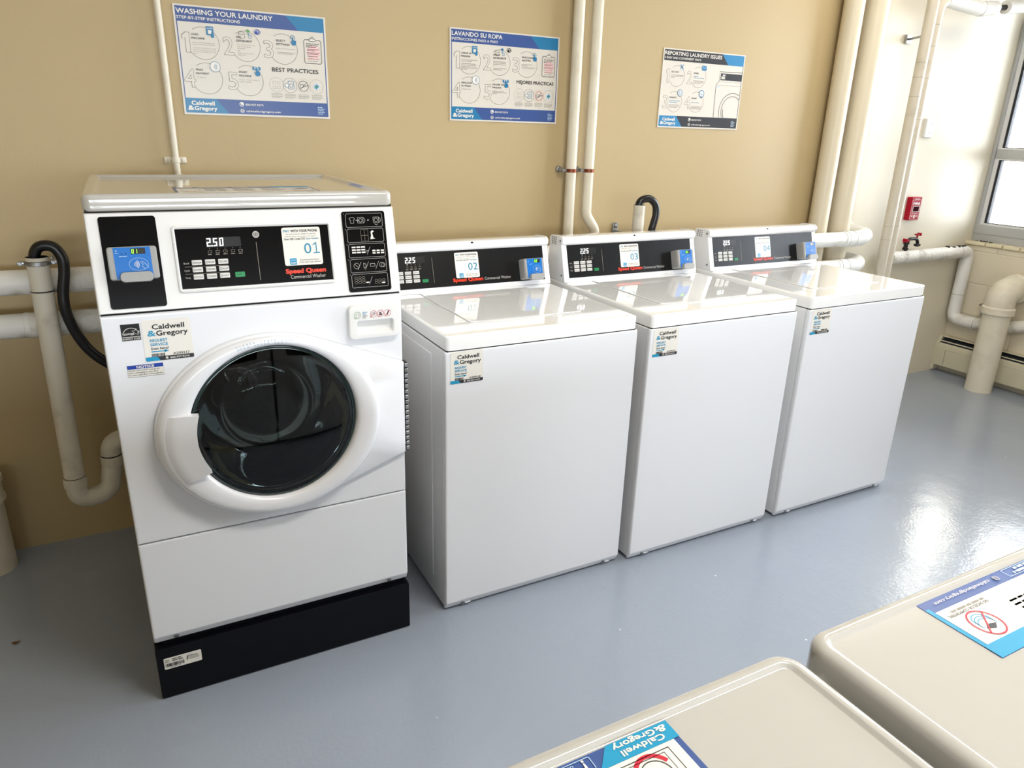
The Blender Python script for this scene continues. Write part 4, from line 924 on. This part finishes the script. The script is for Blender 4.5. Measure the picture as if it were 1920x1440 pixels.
    for r in range(2):
        for c in range(3): d.rect(.069 + c * .011, .077 + c * .011, yc[2] - .003 - r * .006, yc[2] + .0005 - r * .006, 'p_white', 2)
    d.arc(.056, yc[2] - .002, .0035, 0, 360, .0006, s_, 2, 10, ry=.002)
    d.arc(.025, yc[3], .007, 0, 360, .0007, s_, 2, 18); d.line(.020, yc[3] + .005, .03, yc[3] - .005, .0007, s_); d.arc(.043, yc[3], .006, -90, 90, .0008, s_, 2, 12); d.line(.043, yc[3] + .006, .043, yc[3] - .006, .0008, s_); d.stroke(rrect(.060, .072, yc[3] - .003, yc[3] + .004, .001, 2), .0008, s_, 2, True); d.arc(.09, yc[3], .006, 0, 360, .0008, s_, 2, 16); d.arc(.094, yc[3] - .001, .005, 0, 360, .0006, s_, 2, 14)
    for r in range(3):
        for c in range(3): d.arc(.020 + c * .0095, yc[4] + .008 - r * .006, .0042, 0, 360, .0006, 'p_grey', 2, 6, ry=.0028)
    for r in range(2):
        for c in range(3): d.arc(.072 + c * .0095, yc[4] - .001 - r * .006, .0042, 0, 360, .0006, 'p_grey', 2, 6, ry=.0028)
    d.rect(.045, .053, yc[4] - .006, yc[4] - .0035, 'p_white', 2); d.rect(.086, .094, yc[4] - .009, yc[4] - .0065, 'p_white', 2)
    for yy, xx in ((yc[2], .058), (yc[4], .056), (yc[3], .031), (yc[3], .050), (yc[3], .0765)): d.line(xx - .0035 if yy == yc[3] else xx - .003, yy - .01, xx + .006, yy + .009, .0007, s_)
    d.build('instruction_plate', t)
    # framed control panel
    fr = [rrect(.165, .521, .037, .187, .009, 5), rrect(.1665, .5195, .0385, .1855, .008, 5), rrect(.1695, .5165, .0415, .1825, .0055, 5), rrect(.172, .514, .0455, .179, .002, 5)]
    rings = [[P(a, b, k) for a, b in p] for p, k in zip(fr, (0, .0035, .0045, .0018))]
    fo = obj('panel_frame', loft(rings), 'plastic_white', t)
    d = Deco(P(.172, .0455, .0019), (1, 0, 0), TH); d.slab([(.0003, .0003), (.3417, .0003), (.3417, .1332), (.0003, .1332)], .0006, 'black_gloss')
    X = lambda a: a - .172; Y = lambda s: s - .0455
    d.rect(X(.234), X(.309), Y(.136), Y(.158), 'p_dim', 1); d.seg7('2.50', X(.235), Y(.138), .0185, 'led_white', 2, .05)
    for i in range(5):
        cx = X(.240 + .0165 * i); d.stroke(rrect(cx - .004, cx + .004, Y(.1235), Y(.1285), .001, 2), .0006, 'p_silver' if i == 4 else 'p_grey', 2, True); d.greek(cx - .005, Y(.119), (.009,), .0018, .003, 'p_grey', 2); d.disc(cx, Y(.133), .0009, 'p_grey', 2, 8)
    d.disc(X(.344), Y(.161), .0078, 'p_silver', 2); d.arc(X(.344), Y(.161), .0048, 0, 360, .0009, 'p_black', 3, 18); d.disc(X(.344), Y(.161), .0028, 'p_dark', 3, 6); d.text('Q', X(.3425), Y(.1595), .0032, 'p_silver', 4)
    d.line(X(.3425), Y(.055), X(.3425), Y(.143), .0011, 'p_grey', 2)
    d.text('Speed Queen', X(.402), Y(.0665), .0105, 'p_sq', 2, .05, .096); d.text('Commercial Washer', X(.4125), Y(.0535), .0088, 'p_silver', 2, 0, .0835)
    for yy, s in ((.0975, 'Soil'), (.0815, 'Cycle'), (.0655, 'Temp')): d.text(s, X(.1815), Y(yy + .003), .0042, 'p_silver', 2, 0, .011)
    for yy in (.0945, .0785): d.line(X(.183), Y(yy), X(.274), Y(yy), .0006, 'p_grey', 2)
    cp = d.build('control_panel', t)
    PB = lambda xx, s, k=0: P(xx, s, k + .0026)
    keypad(cp, PB, (.1985, .2265, .2545), (.0975, .0815, .0655), .0215, .0115, (.2875, .309, .0655, .0775), None, None, None, None)
    pay_sticker(cp, P(.4025, .0845, .0029), (1, 0, 0), TH, '01', .0905, .0895)
    # top tray
    tp = obj('top', tray_top(FW, .70 - FT, FT, FZ5 + .001, FZ6, .034, .008, .02), 'cream_top', t, angle=50)
    top_sticker(tp, (.193, .085, FZ6 - .008), (1, 0, 0), (0, 1, 0), .337, .222, False)
    return t
front_loader()

# ------------------------------------------------------------------ the two dryers in the foreground (seen from behind, over their tops)
DZ = 1.0203
def dryer(xr, xl, yf, label, flip):
    w = xr - xl
    t = thing('clothes_dryer', label, 'clothes dryer', (xr, yf, 0), math.pi, group='dryers in the near row')
    # local: x grows towards -X, y grows towards -Y (depth)
    obj('cabinet', J(box(.003, w - .003, .02, .70, .02, DZ - .047, .004, 2)), 'enamel', t)
    pf = [(.0195, DZ - .049), (.006, DZ - .049), (.0015, DZ - .052), (0, DZ - .058), (0, .05), (.012, .02), (.0195, .02)]
    fp = obj('front_panel', prism(pf, .001, w - .001), 'enamel_front', t)
    dr = lathe([(.225, 0), (.225, .012), (.215, .022), (.165, .030), (.158, .022), (.10, .028), (.0005, .030)], (0, -1, 0), (w / 2, .0, .56), 48); obj('door', dr, 'door_plastic', t)
    obj('control_panel', box(.12, w - .12, -.003, 0, .83, .94, .001, 1), 'black_gloss', t)
    for sx in (.05, w - .05):
        for sy in (.06, .64): obj('foot', lathe([(.02, 0), (.02, .01), (.012, .012), (.012, .021)], (0, 0, 1), (sx, sy, 0), 16), 'black_rubber', t)
    tp = obj('top', tray_top(w, .71, 0, DZ - .046, DZ, .0175, .0035, .024), 'cream_top', t, angle=50)
    return t, tp, w
t1, tp1, w1 = dryer(-1.562, -2.248, -2.388, 'nearest dryer, cream white top edge at the bottom of the picture, label reversed', False)
top_sticker(tp1, (.1495, .0185, DZ - .0035), (1, 0, 0), (0, 1, 0), .36, .084, False)
t2, tp2, w2 = dryer(-.8535, -1.5395, -2.384, 'second dryer nearer the window, cream white top with a round red prohibition sign', True)
top_sticker(tp2, (w2 - .1415 - .36, .0155, DZ - .0035), (1, 0, 0), (0, 1, 0), .36, .082, True)

dryer(-2.272, -2.958, -2.386, 'third dryer added to the near row out of view, blocking light from behind', False)  # unseen dryer added to keep rear window light off the lower wall

# ------------------------------------------------------------------ pipes along the back wall
def ringbm(p, ax, r, wd, seg=24, lip=.15):
    return lathe([(r * .9, -wd / 2), (r, -wd / 2 + wd * lip), (r, wd / 2 - wd * lip), (r * .9, wd / 2)], ax, p, seg)
# thin conduit above the front loader
t = thing('conduit_pipe', 'thin white vertical pipe left of the English poster', 'pipe', (-1.852, -.03, 1.3))
o = obj('pipe', tube([(0, 0, -.9), (0, 0, H - 1.3)], .0105, 16), 'pipe_paint', t)
bm = J(tube([(-.026, .012, .015), (-.016, .004, .015)], .006, 8), box(-.034, -.012, .022, .0295, .006, .026, .003), box(.012, .034, .022, .0295, .006, .026, .003), ringbm((0, 0, .016), (0, 0, 1), .0135, .017))
obj('pipe_strap', bm, 'pipe_paint', t)
obj('strap_screw', lathe([(.007, 0), (.007, .004), (.004, .006)], (0, -1, 0), (.024, .023, .016), 12), 'pipe_paint', t)

# left standpipe with its trap
SY = -.237
t = thing('standpipe', 'white drain standpipe with curved trap left of the front loader', 'drain pipe', (-2.2683, SY, 0))
X0 = 0
top_, bot_ = 1.054, .335
obj('pipe', tube([(-.012, 0, bot_), (0.0, 0, top_)], .0295, 28, False), 'pvc_paint', t)
obj('pipe_mouth', lathe([(.0295, top_), (.026, top_ + .0005), (.026, top_ - .06)], (0, 0, 1), (0, 0, 0), 28, False), 'dark_gap', t)
path = fillet([(-.012, 0, .345), (-.012, 0, .262), (.08, .02, .262), (.10, .03, .37)], [.05, .05], 8)
obj('trap_bend', tube(path, .031, 24), 'pvc_paint', t)
obj('trap_elbow', tube(fillet([(.10, .03, .36), (.10, .03, .435), (.22, .05, .445)], .05, 8), .031, 24), 'pvc_paint', t)
obj('pipe_collar', ringbm((-.012, 0, .326), (0, 0, 1), .0345, .034), 'pvc_paint', t)
obj('pipe_collar', ringbm((.10, .03, .37), (0, 0, 1), .0345, .036), 'pvc_paint', t)
bm = J(lathe([(.0297, .343), (.0302, .344), (.0302, .346), (.0297, .347)], (0, 0, 1), (-.012, 0, 0), 24), lathe([(.0312, .389), (.0318, .390), (.0318, .392), (.0312, .393)], (0, 0, 1), (.10, .03, 0), 24)); obj('joint_line', bm, 'dark_gap', t)
bm = J(ringbm((0, 0, 1.037), (0, 0, 1), .0345, .014), box(-.052, -.03, -.006, .006, 1.031, 1.043, .004), box(.03, .05, -.006, .006, 1.031, 1.043, .004), tube([(.04, -.012, 1.037), (.04, .02, 1.037)], .004, 8), tube([(-.043, -.012, 1.037), (-.043, .012, 1.037)], .004, 8), box(.03, .036, .03, .232, 1.027, 1.047, .001))
obj('pipe_clamp', bm, 'steel', t)
bm = J(lathe([(.0297, .952), (.031, .9525), (.031, .9555), (.0297, .956)], (.0, 0, 1), (-.001, 0, 0), 28), tube([(.026, -.014, .954), (.05, -.02, .954)], .0015, 6)); obj('cable_tie', bm, 'black_rubber', t)
# drain hose hooked into it
hp = smooth_path([(-2.2683, SY, 1.0), (-2.274, SY, 1.052), (-2.258, SY - .004, 1.083), (-2.224, SY - .008, 1.083), (-2.205, SY - .01, 1.05), (-2.206, SY - .01, 1.006), (-2.218, SY - .01, .948), (-2.220, SY - .01, .893), (-2.205, SY, .82), (-2.176, SY + .01, .755), (-2.133, SY + .02, .705), (-2.078, SY + .03, .665)], 8)
tag(obj('drain_hose', tube(hp, .0155, 20), 'black_rubber'), 'black drain hose hooked into the standpipe left of the front loader', 'hose')

# two insulated horizontal mains
def main_pipe(za, zb, label, yy, segs, band=None):
    t = thing('insulated_pipe', label, 'pipe', (-2.9, yy, za))
    L = 1.45 + 2.9; dz = zb - za
    f = lambda x: (x + 2.9, 0, dz * (x + 2.9) / L)
    xs = [-4.18] + segs
    kinds = ['insulation_smooth', 'insulation', 'insulation_smooth', 'insulation_smooth']
    for i in range(len(xs) - 1):
        r = .0375 if kinds[i % 4] == 'insulation_smooth' else .0385
        path = [Vector(f(xs[i])).lerp(Vector(f(xs[i + 1])), k / 6) for k in range(7)]
        obj('pipe_wrap', tube(path, r, 26), kinds[i % 4], t)
    for x in segs[:-1]:
        obj('wrap_band', lathe([(.0378, -.008), (.0395, -.006), (.0395, .006), (.0378, .008)], (1, 0, 0), f(x), 26), 'insulation_smooth', t)
    e = f(segs[-1]); q = Vector(e)
    obj('pipe_elbow', tube(fillet([q - Vector((.12, 0, 0)), q + Vector((.02, 0, 0)), q + Vector((.10, .03, .008)), q + Vector((.11, .10, .012)), q + Vector((.11, .152, .012))], [.05, .03, .01], 6), .0415, 26), 'insulation_smooth', t)
    obj('wall_flange', lathe([(.062, 0), (.062, .008), (.045, .012)], (0, -1, 0), q + Vector((.11, -yy - .001, .012)), 28), 'riser_paint', t)
    for x in (segs[-1] - .10, segs[-1] - .045): obj('wrap_seam', lathe([(.0412, -.001), (.0424, 0), (.0412, .001)], (1, 0, 0), f(x), 26), 'p_grey', t)
    return t
main_pipe(.973, .945, 'upper of two white insulated pipes running behind the washers', -.165, [-2.26, -1.9, .3, 1.42])
main_pipe(.843, .798, 'lower of two white insulated pipes running behind the washers', -.165, [-2.33, -1.7, .4, 1.40])

# twin water pipes with copper straps
def water_pipe(x, r, label, bend):
    t = thing('water_pipe', label, 'pipe', (x, -.045, 1.285), group=None)
    pts = [(0, 0, H - 1.285), (0, 0, -.185), (.05, 0, -.25), (.05, 0, -.6)] if bend else [(0, 0, H - 1.285), (0, 0, -.7)]
    obj('pipe', tube(fillet(pts, .05, 5) if bend else pts, r, 22), 'pipe_paint', t)
    obj('pipe_strap', lathe([(r + .0003, -.007), (r + .0018, -.0065), (r + .0018, .0065), (r + .0003, .007)], (0, 0, 1), (0, 0, 0), 24), 'copper', t)
    bm = J(lathe([(.013, 0), (.013, .012), (.008, .016), (.008, .024)], (0, -1, 0), (-r - .016, .044, .004), 16), box(-r - .02, -r + .004, -.004, .024, -.005, .007, .002))
    obj('strap_anchor', bm, 'steel', t)
water_pipe(-.3285, .0225, 'left one of the twin white pipes with copper straps right of the Spanish poster', False)
water_pipe(-.240, .0225, 'right one of the twin white pipes with copper straps, bent at its foot', True)

# second standpipe and hose behind the washers
t = thing('standpipe', 'short beige drain standpipe behind the middle washers with a black hose in it', 'drain pipe', (-.100, -.236, 0))
obj('pipe', tube([(0, 0, .45), (0, 0, 1.157)], .025, 24, False), 'pvc_paint', t)
obj('pipe_mouth', lathe([(.025, 1.157), (.0215, 1.1575), (.0215, 1.09)], (0, 0, 1), (0, 0, 0), 24, False), 'dark_gap', t)
bm = J(box(.036, .066, .230, .2355, 1.0, 1.055, .002), tube([(.051, .232, 1.016), (.051, .14, 1.016), (.012, .018, 1.03)], .006, 8)); obj('wall_bracket', bm, 'steel', t)
obj('bracket_bolt', lathe([(.007, 0), (.007, .004), (.004, .006)], (0, -1, 0), (.051, .230, 1.04), 10), 'screw_metal', t)
hp = smooth_path([(-.100, -.236, 1.10), (-.104, -.236, 1.158), (-.086, -.238, 1.179), (-.050, -.241, 1.181), (-.020, -.243, 1.155), (-.015, -.244, 1.115), (-.026, -.243, 1.066), (-.038, -.241, 1.01), (-.044, -.24, .9)], 8)
tag(obj('drain_hose', tube(hp, .0155, 20), 'black_rubber'), 'black drain hose looped above the middle top load washer', 'hose')

# vertical risers near the window
def riser(x, y, r, label, m, seams=(), z0=0.0, z1=H, name='riser_pipe'):
    t = thing(name, label, 'pipe', (x, y, z0))
    obj('pipe', tube([(0, 0, z1 - z0 - (z1 - z0) * k / 10) for k in range(11)], r, 28), m, t)
    for z in seams: obj('wrap_seam', lathe([(r * .995, -.0012), (r * 1.012, 0), (r * .995, .0012)], (0, 0, 1), (0, 0, z - z0), 28), 'p_grey', t)
    return t
riser(1.222, -.062, .049, 'narrower beige riser pipe at the left of the pipe cluster by the corner', 'riser_paint')
riser(1.385, -.066, .0565, 'thick beige riser pipe, second from the left in the pipe cluster', 'riser_paint')
r3 = riser(1.662, -.165, .0275, 'wrapped riser pipe standing out in front, left of the thin one', 'wrap_paint', (.93, 1.0, 1.66, 1.75, 1.82))
obj('pipe_clamp', J(box(.058, .100, .148, .1645, 1.925, 1.967, .002), tube([(.079, .152, 1.946), (.052, .10, 1.946), (.012, .02, 1.946)], .006, 8)), 'steel', r3)
t = thing('riser_pipe', 'thin wrapped riser turning into the overhead pipe towards the window', 'pipe', (1.735, -.15, 0))
p0 = fillet([(0, 0, 0), (0, 0, 2.115), (.16, 0, 2.115), (.35, -.0, 2.11)], .07, 8)
obj('pipe', tube(p0[:-1], .026, 24), 'wrap_paint', t)
for z in (1.0, 1.55, 1.75, 1.9, 2.0): obj('wrap_seam', lathe([(.0259, -.0012), (.0266, 0), (.0259, .0012)], (0, 0, 1), (0, 0, z), 24), 'p_grey', t)
path = [Vector((.05, 0, 2.118)), Vector((.16, 0, 2.112)), Vector((.28, 0, 2.107)), Vector((.36, 0, 2.105)), Vector((.42, 0, 2.114)), Vector((.465, 0, 2.119))]
obj('insulation_sleeve', tube(path, [.03, .0345, .036, .036, .035, .034], 26), 'insulation_smooth', t)
obj('sleeve_end', lathe([(.033, .002), (.028, .004), (.0005, .003)], (1, 0, .08), (.465, 0, 2.119), 24, False), 'insulation_dark_end', t)
obj('sleeve_seam', lathe([(.0358, -.001), (.037, 0), (.0358, .001)], (1, 0, 0), (.34, 0, 2.105), 24), 'p_grey', t)
obj('bare_pipe', tube([(.465, 0, 2.119), (.60, 0, 2.136)], .0135, 16), 'valve_dark', t)
obj('insulation_sleeve', tube([(.555, 0, 2.131), (.80, 0, 2.162), (.955, 0, 2.18)], .0335, 24), 'insulation_smooth', t)

# cold pipe along the wall into the corner
t = thing('insulated_pipe', 'white insulated pipe under the fire alarm, stepping down in the corner', 'pipe', (1.88, -.056, .797))
pth = fillet([(0, 0, 0), (.765, -.0, .003), (.765, -.0, -.375), (.765, -.42, -.36)], [.055, .06], 8)
k = 0
obj('pipe_wrap', tube([(0, 0, 0), (.18, 0, 0), (.36, 0, .001), (.54, 0, .002), (.67, 0, .002)], .0375, 26), 'insulation', t)
obj('pipe_bend', tube(fillet([(.66, 0, .003), (.765, 0, .003), (.765, 0, -.30)], .055, 8), .0365, 26), 'insulation_smooth', t)
obj('pipe_bend', tube(fillet([(.765, 0, -.27), (.765, 0, -.432), (.765, -.16, -.430)], .055, 8), .0365, 26), 'insulation_smooth', t)
obj('pipe_wrap', tube(fillet([(.765, -.14, -.431), (.768, -.36, -.40), (.776, -.40, -.39), (.808, -.41, -.388)], .04, 6), .0355, 26), 'insulation', t)
for p, a in (((.765, 0, -.27), (0, 0, 1)), ((.765, -.15, -.431), (0, 1, 0)), ((.66, 0, .002), (1, 0, 0))): obj('wrap_seam', lathe([(.0372, -.0012), (.0385, 0), (.0372, .0012)], a, p, 26), 'p_grey', t)

bm = bmesh.new()
for k in range(16):
    a = random.uniform(.52, .735); b = random.uniform(-.012, .016); h = .0375 * math.cos(math.asin(min(.95, abs(b) / .0375)))
    merge(bm, box(a, a + random.uniform(.01, .03), b - .006, b + .006, h - .002, h + random.uniform(.003, .008), .0015, 1))
o = obj('torn_wrap', bm, 'insulation_dark_end', t); o['kind'] = 'stuff'

def wheel(p, ax, r, m, parent, name='handwheel'):
    a = Vector(ax).normalized(); n = a.orthogonal().normalized(); b = a.cross(n); p = Vector(p); bm = bmesh.new()
    merge(bm, tube([p + r * (math.cos(2 * math.pi * k / 20) * n + math.sin(2 * math.pi * k / 20) * b) for k in range(21)], r * .17, 8, False))
    for k in range(4):
        q = math.cos(math.pi * k / 2) * n + math.sin(math.pi * k / 2) * b; merge(bm, tube([p, p + q * r], r * .12, 6))
    merge(bm, lathe([(r * .3, -r * .2), (r * .3, r * .25)], a, p, 10)); return obj(name, bm, m, parent)
t = thing('gate_valve', 'dark valve pair with red handles above the white pipe under the fire alarm', 'valve', (2.012, -.056, .834))
obj('valve_body', J(tube([(0, 0, 0), (0, 0, .05)], .008, 10), lathe([(.016, .0), (.016, .012), (.012, .016), (.012, .03), (.017, .034), (.017, .044)], (0, 0, 1), (-.002, 0, .005), 14), tube(fillet([(0, 0, .045), (.02, 0, .068), (.085, 0, .066), (.102, 0, .045), (.102, 0, .02)], .02, 5), .0095, 12), box(.085, .119, -.012, .012, .022, .036, .003)), 'valve_dark', t)
obj('valve_handle', J(box(-.022, .012, -.012, .012, .056, .064, .003), box(-.022, -.012, -.014, .014, .05, .07, .002)), 'alarm_red', t)
obj('valve_handle', J(box(.068, .108, -.009, .009, .086, .095, .003), tube([(.088, 0, .07), (.088, 0, .09)], .005, 8), box(.10, .108, -.013, .013, .084, .1, .002)), 'alarm_red', t)
t = thing('radiator_valve', 'small painted valve with handwheel on the low corner pipe', 'valve', (2.645, -.235, .435))
obj('valve_body', lathe([(.013, -.012), (.013, .01), (.018, .014), (.018, .024), (.011, .03), (.011, .045), (.004, .048), (.004, .058)], (0, 0, 1), (0, 0, 0), 16), 'steel', t)
wheel((0, 0, .056), (0, 0, 1), .027, 'steel', t)

# vent pipe from the floor into the right wall
t = thing('vent_pipe', 'fat cream pipe rising from the floor with an elbow into the wall', 'pipe', (2.515, -.385, 0))
obj('pipe', tube([(0, 0, 0), (0, 0, .17), (0, 0, .34), (0, 0, .51)], .0735, 36), 'pipe_paint', t)
obj('elbow', tube(fillet([(0, 0, .50), (0, 0, .605), (.09, 0, .625), (.12, 0, .625)], .085, 10), [.0735] * 2 + [.0785] * 11 + [.076] * 10 + [.076] * 2 if False else .0785, 36), 'pipe_paint', t)
obj('elbow_collar', ringbm((0, 0, .505), (0, 0, 1), .0875, .05, 36), 'pipe_paint', t)
obj('wall_collar', ringbm((.125, 0, .625), (1, 0, 0), .0865, .045, 36), 'pipe_paint', t)
obj('pipe', tube([(.12, 0, .625), (.1785, 0, .625)], .0735, 36), 'pipe_paint', t)
# floor cleanout at the far left
t = thing('floor_pipe', 'cream pipe stub with collar standing on the floor at the left edge', 'pipe', (-2.572, -.10, 0))
obj('pipe', tube([(0, 0, 0), (0, 0, .1), (0, 0, .27)], .068, 32), 'pipe_paint', t)
obj('pipe_collar', lathe([(.069, .245), (.078, .25), (.078, .262), (.073, .27), (.073, .31), (.078, .315), (.078, .335), (.06, .345)], (0, 0, 1), (0, 0, 0), 32), 'pipe_paint', t)

# baseboard heater along the right wall
t = thing('baseboard_heater', 'beige baseboard heater with dark slot under the window', 'heater', (XW, -.004, 0))
L = 1.9
F = lambda pf, y0, y1: loft([[(a - .001, y0, b) for a, b in pf], [(a - .001, y1, b) for a, b in pf]])
obj('back_plate', F([(0, .03), (0, .238), (-.006, .238), (-.006, .03)], -.012, -L), 'heater_beige', t)
obj('hood', F([(-.006, .238), (-.03, .238), (-.034, .232), (-.006, .232)], -.012, -L), 'heater_beige', t)
obj('fin_element', F([(-.008, .06), (-.052, .06), (-.052, .205), (-.008, .225)], -.014, -L), 'heater_dark', t)
obj('damper', F([(-.046, .21), (-.050, .209), (-.053, .205), (-.049, .206)], -.012, -L), 'heater_beige', t)
obj('front_cover', F([(-.055, .195), (-.06, .19), (-.0635, .178), (-.066, .16), (-.066, .158), (-.0645, .157), (-.066, .156), (-.066, .048), (-.060, .042), (-.057, .046), (-.057, .19)], -.012, -L), 'heater_beige', t)
obj('end_cap', F([(0, .012), (0, .24), (-.032, .24), (-.056, .197), (-.067, .19), (-.070, .10), (-.070, .012)], .0035, -.012), 'heater_beige', t)
obj('joint_strip', F([(-.0665, .05), (-.0665, .156), (-.067, .156), (-.067, .05)], -.068, -.0695), 'dark_gap', t, )

# fire alarm, wall plate
t = thing('fire_alarm', 'red manual fire alarm pull station on the wall beside the pipes', 'fire alarm', (2.018, -.0005, 1.0055))
rings = [[(a, yy, b) for a, b in rrect(i, .09 - i, i, .131 - i, .003, 3)] for yy, i in ((0, 0), (-.030, 0), (-.033, .003))]
bo = obj('alarm_box', loft(rings), 'alarm_red', t)
d = Deco((0, -.0332, 0), (1, 0, 0), (0, 0, 1))
d.stroke([(.006, .006), (.084, .006), (.084, .116), (.006, .116)], .0018, 'p_white', 1, True); d.text('FIRE', .045, .089, .014, 'p_white', 2, .03, .06, 'C'); d.rect(.018, .078, .047, .082, 'p_white', 1); d.rect(.021, .075, .05, .079, 'alarm_dark', 2)
d.rect(.038, .05, .012, .032, 'p_white', 2); d.greek(.014, .038, (.06,), .003, .006, 'p_pink', 2); d.greek(.025, .12, (.04,), .003, .006, 'p_pink', 2); d.greek(.012, .028, (.02, .02), .003, .007, 'p_pink', 2); d.greek(.056, .028, (.02, .02), .003, .007, 'p_pink', 2)
d.build('alarm_face', bo)
t = thing('wall_plate', 'blank white cover plate on the wall above the fire alarm', 'wall plate', (2.032, -.0005, 1.463))
rings = [[(a, yy, b) for a, b in rrect(i, .072 - i, i, .102 - i, .003, 3)] for yy, i in ((0, 0), (-.012, 0), (-.016, .003))]
obj('plate', loft(rings), 'frame_white', t)
for z in (.025, .077): obj('screw', lathe([(.003, 0), (.003, .001), (.002, .0016)], (0, -1, 0), (.036, -.016, z), 10), 'screw_metal', t)

# dried leaf on the floor
bm = bmesh.new(); pts = [(-.011, 0), (-.006, .006), (.002, .007), (.011, .003), (.006, -.004), (-.004, -.005)]
vs = [bm.verts.new((a, b, .0012 + .004 * abs(a) / .011)) for a, b in pts]; c = bm.verts.new((0, 0, .0006))
for i in range(6): bm.faces.new((vs[i], vs[(i + 1) % 6], c))
ext = bmesh.ops.extrude_face_region(bm, geom=list(bm.faces)); bmesh.ops.translate(bm, vec=(0, 0, .0009), verts=[v for v in ext['geom'] if isinstance(v, bmesh.types.BMVert)])
bmesh.ops.recalc_face_normals(bm, faces=bm.faces)
lf = tag(obj('dry_leaf', bm, 'leaf'), 'small brown dry leaf scrap on the grey floor at the left', 'leaf'); lf.location = (-2.467, -.567, 0)
